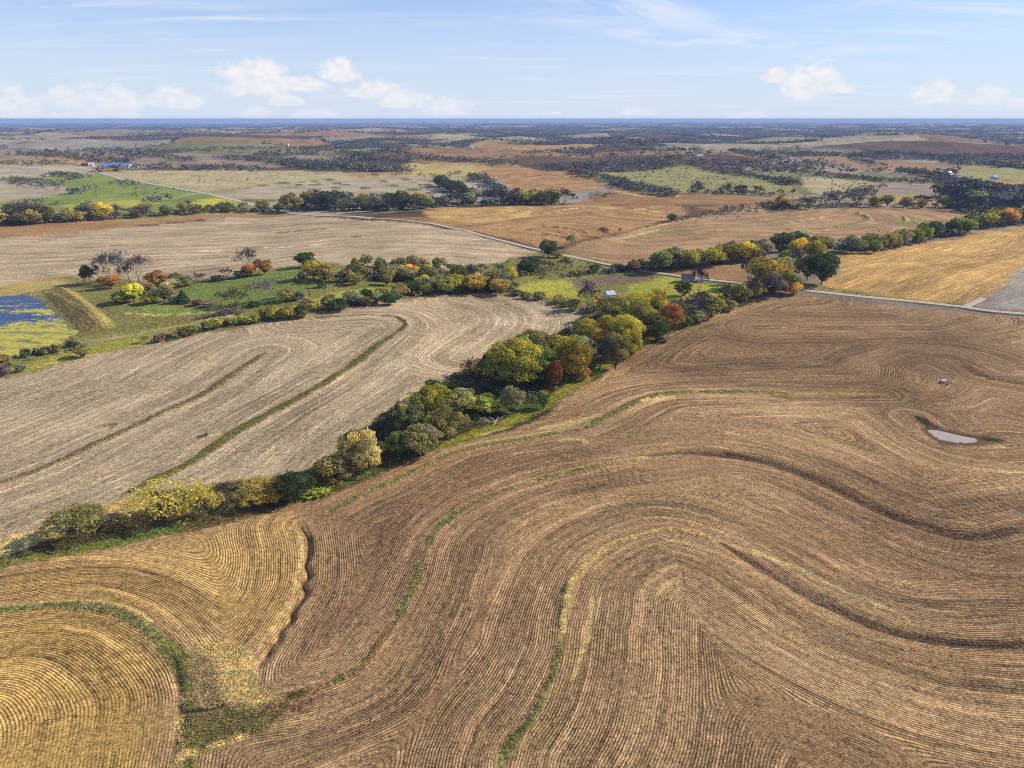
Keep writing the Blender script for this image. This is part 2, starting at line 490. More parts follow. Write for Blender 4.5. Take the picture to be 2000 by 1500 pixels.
strip([(1060, 442), (1100, 446), (1117, 449)], C['dark'], 4, feather=1.5, bump=1.0)
strip([(1020, 458), (1075, 459), (1110, 465)], C['dark'], 4, feather=1.5, bump=1.0)
strip([(1230, 455), (1300, 437), (1360, 425)], C['straw'], 6, gr=.3, feather=3)
# tan field right of it
g_r9 = guides([[(1180, 460), (1300, 450), (1450, 440), (1600, 425), (1700, 412)], [(1250, 470), (1400, 458), (1500, 458)],
               [(1660, 410), (1710, 425), (1705, 435), (1600, 450)], [(1750, 420), (1780, 435), (1740, 452)]])
patch([(1095, 490), (1128, 476), (1180, 462), (1270, 446), (1334, 430), (1400, 414), (1450, 411), (1560, 408), (1700, 404), (1850, 405), (1890, 415), (1925, 430),
       (1850, 437), (1700, 470), (1600, 465), (1500, 468), (1480, 488), (1300, 490), (1250, 517), (1200, 515), (1120, 499)],
      C['corn'] * 1.12, 2.5, row=g_r9, ra=.8, name='corn_stubble_field')
for l, cc, ww in (([(1190, 464), (1240, 460), (1340, 452), (1420, 452), (1480, 450)], 'green', 7), ([(1490, 442), (1530, 437), (1560, 434)], 'green', 9),
                  ([(1560, 455), (1600, 448), (1650, 442), (1680, 438)], 'green', 9), ([(1757, 440), (1780, 432), (1790, 428)], 'bright', 14),
                  ([(1570, 452), (1640, 444)], 'straw', 4), ([(1540, 434), (1620, 423)], 'straw', 4), ([(1185, 468), (1250, 458), (1290, 448)], 'straw', 6),
                  ([(1660, 412), (1690, 420), (1705, 430), (1700, 434)], 'straw', 4), ([(1750, 420), (1775, 430)], 'straw', 3)):
    strip(l, C[cc], ww, gr=.8, feather=2.5, k=.85)
strip([(1757, 421), (1765, 428), (1773, 433)], C['dark'], 3, feather=1.2, bump=.8)
strip([(1660, 414), (1685, 421), (1692, 428)], C['dark'], 4, feather=1.2, bump=.8)
patch([(1108, 400), (1170, 378), (1200, 367), (1334, 378), (1400, 378), (1480, 385), (1560, 388), (1575, 402), (1460, 408), (1400, 412), (1334, 401)],
      C['orange'] * .85, 4, row=straight((1150, 395), (1500, 400)), ra=.7, name='harvested_field')
strip([(1150, 401), (1250, 399), (1420, 403)], C['dark'], 4, feather=2, k=.8)
strip([(1200, 372), (1280, 384), (1334, 380)], C['straw'], 9, gr=.4, feather=4, k=.7)
patch([(1060, 335), (1334, 323), (1500, 338), (1560, 358), (1560, 385), (1400, 377), (1334, 376), (1240, 360), (1185, 352)], C['pasture'] * .95, 7, gr=.7, name='pasture')
g_12 = guides([[(1000, 352), (1060, 362), (1150, 366)], [(1020, 345), (1080, 340), (1120, 350)]])
patch([(930, 340), (960, 328), (1040, 327), (1060, 335), (1120, 335), (1165, 350), (1186, 366), (1110, 377), (1000, 372), (985, 355)],
      C['orange'] * 1.0, 5, row=g_12, ra=1, name='harvested_field')
patch([(780, 325), (800, 318), (960, 325), (930, 342), (800, 345)], C['dry'] * .9, 6, gr=.4)
patch([(1702, 377), (1730, 350), (1850, 354), (1852, 384), (1770, 380)], C['mauve'], 4, row=straight((1720, 365), (1850, 370)), ra=.5, name='harvested_field')
patch([(1700, 380), (1780, 382), (1850, 390), (1842, 400), (1700, 396)], C['golden'] * .9, 4, name='harvested_field')
patch([(1560, 306), (1650, 300), (1784, 316), (1884, 324), (1874, 333), (1767, 337), (1640, 326)], C['corn'], 7, ra=.3, name='harvested_field')
patch([(1884, 322), (2200, 336), (2200, 358), (1867, 347)], C['pasture'], 7, gr=.6, name='pasture')
patch([(1940, 390), (2000, 383), (2400, 370), (2400, 392), (2000, 408), (1960, 402)], C['orange'], 4, name='harvested_field')
patch([(1910, 355), (2000, 352), (2300, 360), (2300, 372), (2000, 366), (1920, 366)], C['golden'] * .9, 5, name='harvested_field')
patch([(1400, 322), (1560, 325), (1700, 340), (1700, 349), (1560, 338)], C['hill'] * .9, 6, gr=.5)
patch([(1560, 345), (1700, 352), (1710, 362), (1690, 380), (1620, 385), (1580, 372)], C['hill'], 6, gr=.5)
# right golden field with straight rows, small orange field by the road
patch([(1622, 497), (1750, 484), (1800, 474), (1900, 456), (2000, 444), (2600, 370), (2600, 480), (2010, 520), (1965, 550), (1905, 598), (1750, 583), (1650, 572), (1586, 562), (1640, 540)],
      C['golden'] * .97, 3, row=straight((1760, 585), (2050, 480)), ra=1.0, name='corn_stubble_field')
patch([(2010, 516), (1965, 548), (1908, 598), (2000, 606), (2600, 650), (2600, 470)], C['grey'] * .95, 3, row=straight((1960, 590), (2100, 540)), ra=.5, name='bean_stubble_field')
patch([(1275, 527), (1400, 517), (1465, 516), (1455, 540), (1480, 552), (1440, 549), (1334, 536)], C['orange'] * .95, 2.5, row=straight((1290, 528), (1450, 525)), ra=.5, name='harvested_field')
strip([(1590, 560), (1700, 577), (1800, 590), (1900, 596)], C['olive'], 7, off=0, feather=2, gr=.9)
# pasture pieces round the pond and the lawns
patch([(345, 562), (420, 549), (540, 530), (600, 522), (604, 545), (600, 570), (560, 592), (480, 594), (420, 588), (370, 585)], C['bright'] * .95, 4, gr=.8)
patch([(560, 604), (640, 572), (720, 556), (850, 556), (862, 568), (760, 580), (640, 602), (540, 614)], C['lime'] * .82, 4, gr=.7)
patch([(580, 600), (700, 578), (820, 560), (760, 574), (640, 598)], C['straw'] * .9, 3, gr=.5, k=.8)
patch([(640, 572), (720, 556), (850, 553), (850, 558), (720, 564)], C['bright'] * .9, 3, gr=.8)
patch([(190, 600), (300, 597), (420, 600), (470, 606), (380, 614), (270, 612)], C['bright'] * .95, 3, gr=.8)
patch([(160, 660), (290, 640), (420, 620), (480, 612), (440, 632), (300, 664), (160, 700), (40, 724)], C['pasture'] * .95, 4, gr=.7)
patch([(-300, 600), (0, 566), (60, 550), (125, 545), (150, 556), (100, 568), (0, 584), (-300, 630)], C['dry'] * .8, 4, gr=.6)
patch([(30, 715), (130, 690), (280, 652), (280, 668), (150, 700), (30, 732)], C['lime'] * .7, 3, gr=.7)
strip([(190, 664), (290, 648), (420, 622), (470, 615)], C['dry'], 3, feather=1, gr=.4)
strip([(240, 612), (330, 615), (400, 610), (480, 604)], C['dry'], 2.5, feather=1, gr=.4)
strip([(0, 732), (90, 712), (200, 690), (290, 671)], C['straw'] * .8, 2.2, feather=1, gr=.8)
patch([(1100, 552), (1160, 541), (1250, 532), (1290, 538), (1230, 552), (1180, 560), (1110, 562)], C['mauve'] * .62, 3, gr=.6)
patch([(1000, 562), (1060, 547), (1110, 548), (1130, 566), (1130, 585), (1060, 580), (1010, 570)], C['lime'] * .8, 3, gr=.7)
patch([(1230, 556), (1300, 536), (1380, 553), (1440, 562), (1440, 580), (1300, 585), (1230, 572)], C['lime'] * .78, 3, gr=.7)
patch([(860, 545), (950, 518), (1050, 495), (1130, 512), (1250, 532), (1160, 541), (1060, 547), (900, 562)], C['olive'] * .95, 3, gr=.9)
# bean stubble field in the middle left
g_bean = guides([[(-300, 1035), (0, 945), (100, 910), (200, 862), (300, 815), (400, 768), (480, 715), (515, 690)],
                 [(-300, 1200), (0, 1072), (200, 985), (260, 958), (370, 905), (440, 858), (540, 800), (640, 745), (720, 690), (775, 650), (790, 635), (770, 620), (700, 617), (600, 625)],
                 [(900, 700), (960, 660), (990, 625), (960, 600), (900, 585)]])
patch([(-400, 850), (0, 741), (150, 703), (300, 671), (420, 648), (560, 623), (680, 602), (760, 588), (850, 575), (960, 573), (1040, 582), (1100, 599), (1135, 612),
       (1140, 632), (1090, 652), (1040, 665), (960, 690), (900, 728), (840, 765), (760, 800), (700, 850), (640, 900), (600, 925), (480, 935), (400, 950), (300, 958), (200, 992), (100, 1028),
       (0, 1058), (-300, 1150)], C['bean'] * .96, 2.0, row=g_bean, ra=.8, name='bean_stubble_field')
strip([(-100, 978), (0, 945), (100, 910), (200, 862), (300, 815), (400, 768), (480, 715), (515, 688)], C['brush'] * 1.05, 2.6, 3.4, gr=1, feather=1, bump=.7, k=.8)
strip([(240, 965), (300, 940), (370, 907), (440, 858), (540, 800), (640, 745), (720, 690), (775, 650)], C['olive'] * .85, 3.8, 3.6, gr=1, feather=1, bump=.8)
strip([(775, 650), (790, 635), (770, 620), (700, 617), (600, 622)], C['brush'] * .8, 3, 1.5, gr=1, feather=1, bump=.6)
strip([(415, 853), (440, 846)], C['straw'], 2.6, gr=.6)
strip([(380, 853), (405, 848)], C['dark'] * .7, 2.6, gr=.6, bump=-.6)
strip([(200, 832), (230, 828)], C['soil'] * .8, 2.2, gr=.6)
# the creek bank between the two big fields
bank = near_edge[:17] + [(1480, 575), (1380, 585), (1300, 590), (1200, 605), (1140, 612), (1140, 632), (1090, 652), (1040, 665), (960, 690), (900, 728), (840, 765), (760, 800),
                         (700, 850), (640, 900), (600, 925), (480, 935), (400, 950), (300, 958), (200, 992), (100, 1028), (0, 1058), (-300, 1150)]
patch(bank, C['brush'] * .85, 1.5, gr=1, name='creek_bank')
strip([(-100, 1095), (0, 1072), (80, 1045), (130, 1030)], C['straw'], 7.5, gr=.9)
strip([(180, 1012), (240, 990), (290, 975)], C['straw'] * .9, 9, gr=.9)
strip([(-100, 1128), (0, 1104), (130, 1078), (280, 1045), (360, 1030)], C['bright'] * .8, 4.4, gr=1, feather=.8)
strip([(600, 975), (640, 955), (740, 915)], C['bright'] * .9, 4, gr=1)
strip([(860, 872), (960, 835), (1050, 800), (1110, 760), (1180, 715), (1260, 665), (1330, 632), (1440, 592)], C['lime'] * .66, 6.5, 5.0, gr=1, feather=.8)
strip([(930, 850), (1000, 832)], C['dry'], 2.0, gr=.6)
strip([(950, 790), (1000, 800), (1060, 790)], C['bright'] * .75, 9, gr=1, feather=2)
# the near corn stubble field
G_near = [near_edge,
          [(640, 1000), (700, 970), (760, 945), (900, 880), (1060, 850), (1130, 836), (1190, 812), (1260, 780), (1340, 768), (1560, 768), (1725, 770)],
          [(1370, 880), (1180, 905), (1040, 935), (960, 965), (910, 990), (850, 1040), (820, 1110), (790, 1180), (740, 1260), (700, 1310), (600, 1350), (500, 1372), (370, 1390)],
          [(980, 1800), (985, 1490), (1050, 1370), (1085, 1280), (1100, 1200), (1135, 1110), (1200, 1060), (1300, 1032), (1410, 1062), (1500, 1110), (1600, 1170), (1740, 1228), (1900, 1255), (2200, 1250)],
          [(1250, 890), (1340, 880), (1420, 886), (1500, 900), (1600, 935), (1680, 975), (1760, 1010), (1870, 1040), (2000, 1022), (2200, 990)],
          [(-300, 1235), (0, 1200), (100, 1187), (170, 1188), (240, 1205), (300, 1245), (345, 1300), (362, 1370), (352, 1450), (330, 1560), (270, 1800)],
          [(590, 1020), (603, 1060), (603, 1130), (585, 1175), (545, 1240), (512, 1290), (500, 1340)],
          [(1780, 815), (1830, 850), (1900, 872), (2000, 870)],
          [(1740, 720), (1800, 700), (1860, 710), (1880, 745), (1830, 775), (1750, 765), (1740, 720)],
          [(1850, 705), (1920, 735), (2010, 752), (2200, 760)],
          [(1480, 640), (1700, 640), (1820, 640), (1900, 620)],
          [(1100, 1800), (1250, 1470), (1340, 1400), (1450, 1370), (1560, 1372), (1700, 1420), (1800, 1500), (1900, 1640)]]
g_near = guides(G_near, [20, 0, 0, 0, 0, 0, 0, 4, 10, 4, 10, 34])
patch(near_edge + [(1700, 592), (1850, 606), (2000, 620), (2600, 672), (9000, 1400), (9000, 4300), (-7000, 4300), (-7000, 1900)],
      C['corn'], 1.0, row=g_near, ra=1.0, name='corn_stubble_field')
def tintpatch(px, col, k, f=10):
    P = darr(px)
    x0, y0 = P.min(0) - 60; x1, y1 = P.max(0) + 60
    idx = np.nonzero((NX > x0) & (NX < x1) & (NY > y0) & (NY < y1))[0]
    wx = WX[idx] + 14 * (fbm(NX[idx] / 30., NY[idx] / 30., 33, 2) - .5).astype(np.float32)
    ins = inside(wx, WY[idx], P); d, _, _ = line_dist(wx, WY[idx], np.vstack([P, P[:1]]))
    m = np.clip(0.5 + np.where(ins, d, -d) / (2 * f), 0, 1) * k
    tint[idx] = tint[idx] * (1 - m[:, None]) + col[None] * m[:, None]
tintpatch([(-900, 1290), (0, 1120), (300, 1060), (560, 1000), (600, 1100), (560, 1240), (420, 1260), (300, 1230), (0, 1190)], C['corn_gold'], .55, 5)
tintpatch([(-900, 1500), (0, 1210), (200, 1200), (310, 1270), (350, 1380), (330, 1600), (-900, 2200)], C['corn_gold'], .85, 4)
tintpatch([(1250, 700), (1500, 595), (1900, 620), (1980, 700), (1700, 760), (1300, 760)], C['corn_dark'], .6, 14)
tintpatch([(1700, 760), (1800, 700), (2200, 720), (2200, 860), (1850, 880)], C['corn_dark'] * 1.1, .35, 10)
tintpatch([(600, 1000), (900, 900), (1150, 860), (1300, 900), (1000, 1000), (850, 1150), (700, 1280), (560, 1330), (620, 1150)], srgb(132, 98, 68), .5, 9)
tintpatch([(1450, 900), (1700, 900), (2100, 980), (2100, 1240), (1750, 1200), (1500, 1060)], srgb(124, 92, 64), .4, 10)
tintpatch([(1100, 770), (1300, 740), (1600, 770), (1700, 830), (1300, 850), (1150, 810)], srgb(178, 142, 98), .4, 9)
tintpatch([(700, 1340), (1000, 1100), (1080, 1150), (1000, 1400), (850, 1600), (500, 1600)], srgb(130, 98, 66), .35, 8)
tintpatch([(1360, 1400), (1500, 1380), (1700, 1460), (1800, 1600), (1200, 1600)], C['corn_dark'] * 1.05, .3, 8)
# lines of the near field
strip([(640, 1000), (700, 970), (760, 945), (900, 882), (1060, 852), (1130, 838)], C['green'] * 1.1, 2.0, 1.9, gr=1, bump=.45, holes=0.26)
strip([(800, 925), (900, 879), (1060, 848), (1130, 834)], C['straw'] * .9, 1.2, 1.4, gr=.7, off=1.2, k=.8, holes=0.30)
strip([(1140, 835), (1190, 812), (1260, 780), (1340, 767), (1560, 768)], C['green'] * 1.05, 3.2, 1.8, gr=1, bump=.6, holes=0.24)
strip([(1500, 765), (1725, 768)], C['lime'] * .8, 1.2, gr=.7, k=.8)
strip([(1500, 775), (1620, 778), (1725, 776)], C['dark'], 2.6, gr=.5, k=.5, bump=-.35, rowkeep=.6)
strip([(1250, 785), (1290, 780), (1320, 775)], C['straw'], 2.6, gr=.5)
strip([(1050, 838), (1130, 822), (1180, 808)], C['straw'] * .95, 3.0, gr=.5, k=.8, holes=0.29)
strip([(1090, 862), (1130, 857), (1150, 866)], C['straw'] * .95, 2.0, gr=.5, k=.8, holes=0.29)
strip([(1370, 880), (1180, 905), (1080, 928), (980, 955)], C['straw'] * .95, 1.9, 1.0, gr=.8, bump=.45)
strip([(1180, 907), (1040, 940), (960, 968), (910, 990)], C['olive'], 1.4, gr=.9, k=.7, holes=0.29)
strip([(920, 985), (880, 1010), (850, 1040), (825, 1100), (800, 1160), (775, 1210)], C['green'] * 1.05, 2.0, 1.7, gr=1, bump=.5, holes=0.22)
strip([(775, 1210), (740, 1260), (715, 1300), (660, 1330), (600, 1352)], srgb(164, 124, 84), 1.2, 1.2, gr=1, bump=.4)
strip([(730, 1270), (705, 1305), (640, 1340)], C['green'], 1.0, gr=1, k=.8, holes=0.32)
strip([(600, 1352), (540, 1370), (470, 1378), (370, 1390)], C['brush'], 2.0, 1.5, gr=1, bump=.4)
strip([(1098, 1250), (1100, 1200), (1115, 1140), (1140, 1105), (1200, 1063), (1300, 1034), (1360, 1042), (1412, 1062)], C['straw'], 1.5, 1.5, gr=1, bump=.5)
strip([(1120, 1330), (1140, 1270), (1155, 1200), (1160, 1165)], C['straw'] * .85, 1.2, gr=.7, k=.7, holes=0.27)
strip([(1096, 1240), (1090, 1290), (1066, 1345), (1040, 1400), (1000, 1450), (975, 1500), (970, 1600)], C['green'], 1.2, 1.7, gr=1, bump=.4)
strip([(1410, 1062), (1500, 1112), (1600, 1172), (1740, 1230), (1900, 1256), (2100, 1252)], C['soil'] * .42, 2.6, 2.4, gr=.2, k=.9, rowkeep=1, bump=-.7)
strip([(1250, 892), (1340, 882), (1420, 888), (1500, 902), (1600, 937), (1680, 977), (1760, 1012), (1880, 1045), (2000, 1030)], C['soil'] * .45, 3.2, 4.0, gr=.2, k=.85, rowkeep=1, bump=-.8)
strip([(1410, 1066), (1520, 1102), (1620, 1150), (1760, 1210)], C['straw'] * .9, 1.8, gr=.4, k=.6, rowkeep=1, off=1.8)
strip([(1870, 1020), (1910, 1022)], C['straw'], 1.4, gr=.6, k=.8)
strip([(1880, 715), (1930, 738), (2000, 750)], C['dark'], 2.6, gr=.7, k=.8, bump=-.5)
strip([(1920, 735), (1960, 745), (2010, 752)], C['orange'], 2.2, gr=.6, off=-1.5)
strip([(1790, 815), (1830, 836), (1900, 852), (1960, 862)], C['dark'] * .6, 3.6, gr=.5, k=1, bump=.6)
strip([(1830, 866), (1900, 868), (1930, 862)], C['soil'] * .6, 3.0, gr=.3, k=.7)
strip([(-100, 1206), (0, 1196), (100, 1183), (170, 1184), (240, 1200), (300, 1240), (345, 1300), (365, 1350)], C['green'] * 1.05, 2.4, 2.4, gr=1, bump=.4)
strip([(0, 1186), (80, 1180), (170, 1173), (250, 1188), (300, 1215)], C['straw'], 1.1, gr=.8, k=.9, holes=0.26)
strip([(330, 1255), (365, 1300), (375, 1340), (365, 1420), (370, 1500), (350, 1600)], C['olive'] * 1.0, 2.4, 2.2, gr=1, bump=.3)
strip([(340, 1280), (352, 1340), (352, 1400), (340, 1480)], C['soil'] * .5, 1.0, gr=.3, k=.7, bump=-.4)
strip([(365, 1350), (355, 1390), (350, 1440), (360, 1490)], C['straw'] * .9, 1.2, gr=.8, holes=0.32)
patch([(366, 1262), (400, 1262), (470, 1290), (500, 1340), (545, 1368), (480, 1392), (380, 1394), (370, 1330)], srgb(152, 132, 92), 1.6, gr=.7)
patch([(372, 1250), (420, 1246), (480, 1262), (505, 1290), (500, 1340), (548, 1368), (490, 1390), (440, 1372), (418, 1325), (425, 1295), (385, 1275)], C['straw'] * .95, 1.0, gr=.9, k=.9)
patch([(375, 1392), (470, 1382), (560, 1375), (540, 1410), (470, 1440), (400, 1470), (370, 1450)], C['brush'] * 1.35, 1.0, gr=.8)
patch([(500, 1385), (560, 1372), (640, 1345), (600, 1380), (530, 1400)], srgb(146, 112, 84), 1.0, gr=.8)
strip([(355, 1388), (400, 1384), (440, 1376)], C['dark'] * .5, .7, gr=.3, bump=-.5, feather=.3)
strip([(400, 1460), (450, 1448), (480, 1435)], C['straw'], 1.2, gr=.8, holes=0.29)
strip([(340, 1500), (360, 1470), (380, 1480)], C['straw'], 1.6, gr=.8, holes=0.25)
strip([(565, 1030), (583, 1045), (590, 1080), (583, 1130), (577, 1160)], C['straw'], 1.0, .8, gr=.7, k=.9)
strip([(588, 1028), (600, 1048), (603, 1072), (597, 1098), (602, 1122), (592, 1140), (597, 1156), (583, 1176), (570, 1194), (566, 1212), (548, 1228), (541, 1248), (524, 1266), (516, 1288), (503, 1312)], C['soil'] * .35, .6, .3, gr=.2, bump=-1.0, feather=.22)
strip([(570, 1175), (540, 1220), (510, 1260)], C['straw'] * .8, .8, gr=.7, k=.7, holes=0.29)
# dam beside the pond
dam = smooth_line(darr([(100, 566), (122, 570), (150, 588), (180, 612), (212, 642)]))
d, par, side = line_dist(NX, NY, dam)
rs_side = d * -side                      # positive on the field side (right of the line)
endf = np.clip(np.minimum(par + .02, 1.02 - par) * 8, 0, 1)
lift = np.where(rs_side > 0, 3.6 * np.clip(1 - (rs_side - 2) / 22, 0, 1), 3.6 * np.clip(1 - (-rs_side) / 5, 0, 1))
lift = np.minimum(lift, 3.6) * endf
dz_loc += lift * (d < 30)
m = np.clip((lift - .3) / .8, 0, 1) * (d < 30)
dc = np.where((rs_side > 2)[:, None], C['brush'][None] * 1.25, C['dry'][None] * .7)
dc = np.where((rs_side > 13)[:, None], C['pasture'][None] * .9, dc)
tint = tint * (1 - m[:, None]) + dc * m[:, None]
rowu = np.where(m > .4, rs_side * 0.24 + 0.5 * fbm(NX / 5., NY / 5., 3, 2), rowu); rowa = rowa * (1 - m) + m * (rs_side > 2) * (rs_side < 14) * .45
region[m > .5] = reg('pond_dam')
gras = gras * (1 - m) + m * .9
# pond and puddle basins
pond_px = [(-260, 612), (-60, 592), (0, 587), (60, 583), (95, 583), (122, 592), (150, 608), (178, 628), (192, 640), (168, 650), (128, 662), (108, 676), (60, 690), (0, 705), (-200, 760)]
pond = smooth_line(np.vstack([darr(pond_px), darr(pond_px[:1])]), 3)[:-1]
POND_Z = float(np.median(hbase(pond[:, 0], pond[:, 1]))) - 0.05
ins = inside(NX, NY, pond); d, _, _ = line_dist(NX, NY, np.vstack([pond, pond[:1]]))
near_p = d < 30
Zn = Z[near]
zt = np.where(ins, POND_Z - 0.25 - np.clip(d * .12, 0, 1.2), POND_Z + np.clip(d * .12, 0.04, 30))
wz = np.where(ins, 1.0, np.clip(1 - (d - 2) / 14, 0, 1))
Zn = Zn * (1 - wz) + np.where(ins, zt, np.minimum(zt, np.maximum(Zn, POND_Z + .1))) * wz
shore = np.clip(1 - d / 2.5, 0, 1) * (~ins)
tint = tint * (1 - shore[:, None] * .6) + C['dry'][None] * shore[:, None] * .6
pud_px = [(1812, 838), (1835, 839), (1860, 845), (1905, 854), (1903, 860), (1880, 864), (1850, 863), (1828, 853)]
pud = smooth_line(np.vstack([darr(pud_px), darr(pud_px[:1])]), 4)[:-1]
PUD_Z = float(hbase(pud[:, 0], pud[:, 1]).min()) - 0.05
ins = inside(NX, NY, pud); d, _, _ = line_dist(NX, NY, np.vstack([pud, pud[:1]]))
wz = np.where(ins, 1.0, np.clip(1 - d / 9, 0, 1)); wz = wz * wz * (3 - 2 * wz)
zt = np.where(ins, PUD_Z - 0.08, PUD_Z + np.clip(d * .07, .02, 5))
dz_loc = dz_loc * (1 - wz)
Zn = Zn * (1 - wz) + zt * wz
rowa[d < 3] *= .2
sel = (d < 2.2) & ~ins
tint[sel] = C['soil'] * .7
# small natural unevenness
dz_loc += (0.5 * (fbm(NX / 14., NY / 14., 15, 3) - .5)) * np.where(gras > .6, 1.6, .5)
Zn = Zn + dz_loc
Z[near] = Zn

TINT = np.zeros((len(X), 3)); ROWU = X.copy(); ROWV = Y.copy(); ROWA = np.zeros(len(X)); GRAS = np.full(len(X), .4); REGI = np.zeros(len(X), int)
far = ~near
TINT[far] = country(X[far], Y[far])
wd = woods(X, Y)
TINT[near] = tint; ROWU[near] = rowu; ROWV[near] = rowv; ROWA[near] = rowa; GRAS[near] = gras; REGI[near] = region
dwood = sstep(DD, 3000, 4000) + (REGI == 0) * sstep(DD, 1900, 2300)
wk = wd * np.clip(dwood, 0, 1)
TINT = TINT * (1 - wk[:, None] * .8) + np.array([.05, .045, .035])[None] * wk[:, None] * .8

def terr_z(x, y):
    """height of the finished ground, bilinear in the polar grid"""
    x = np.atleast_1d(np.asarray(x, float)); y = np.atleast_1d(np.asarray(y, float))
    r = np.sqrt(x * x + y * y); t = np.arctan2(x, y)
    i = np.clip(np.searchsorted(rs, r) - 1, 0, NR - 2); j = np.clip(np.searchsorted(th, t) - 1, 0, NTH - 2)
    a = np.clip((r - rs[i]) / (rs[i + 1] - rs[i]), 0, 1); b = np.clip((t - th[j]) / (th[j + 1] - th[j]), 0, 1)
    g = Z.reshape(NR, NTH)
    return (g[i, j] * (1 - a) + g[i + 1, j] * a) * (1 - b) + (g[i, j + 1] * (1 - a) + g[i + 1, j + 1] * a) * b

# ------------------------------------------------------------------ mesh helpers
def make_mesh(name, V, FQ, mat=None, attrs=None, smooth=False, nv=4):
    me = bpy.data.meshes.new(name)
    V = np.asarray(V, np.float32); FQ = np.asarray(FQ, np.int32)
    me.vertices.add(len(V)); me.vertices.foreach_set('co', V.ravel())
    me.loops.add(FQ.size); me.loops.foreach_set('vertex_index', FQ.ravel())
    me.polygons.add(len(FQ))
    me.polygons.foreach_set('loop_start', np.arange(0, FQ.size, FQ.shape[1], dtype=np.int32))
    me.polygons.foreach_set('loop_total', np.full(len(FQ), FQ.shape[1], np.int32))
    if smooth: me.polygons.foreach_set('use_smooth', np.ones(len(FQ), bool))
    for k, v in (attrs or {}).items():
        v = np.asarray(v, np.float32)
        if v.ndim == 2:
            a = me.attributes.new(k, 'FLOAT_COLOR', 'POINT')
            if v.shape[1] == 3: v = np.concatenate([v, np.ones((len(v), 1), np.float32)], 1)
            a.data.foreach_set('color', v.ravel())
        else:
            a = me.attributes.new(k, 'FLOAT', 'POINT'); a.data.foreach_set('value', v)
    if mat: me.materials.append(mat)
    me.update(calc_edges=True)
    return me

def link(name, me, parent=None, **props):
    o = bpy.data.objects.new(name, me)
    COL.objects.link(o)
    if parent: o.parent = parent
    for k, v in props.items(): o[k] = v
    return o

def new_mat(name):
    m = bpy.data.materials.new(name); m.use_nodes = True
    m.node_tree.nodes.clear()
    return m, NT(m.node_tree)

def simple_mat(name, col, rough=.7, var=.15, scale=2.0, metal=0.0):
    m, n = new_mat(name)
    b = n.node('ShaderNodeBsdfPrincipled')
    tcn = n.node('ShaderNodeTexCoord')
    nz = n.noise(tcn.outputs['Object'], scale, 4, .6)
    c = n.mix(nz, tuple(np.clip(np.array(col) * (1 - var), 0, 1)) + (1,), tuple(np.clip(np.array(col) * (1 + var), 0, 1)) + (1,))
    n.l.new(c, b.inputs['Base Color'])
    b.inputs['Roughness'].default_value = rough; b.inputs['Metallic'].default_value = metal
    o = n.node('ShaderNodeOutputMaterial'); n.l.new(b.outputs[0], o.inputs[0])
    return m

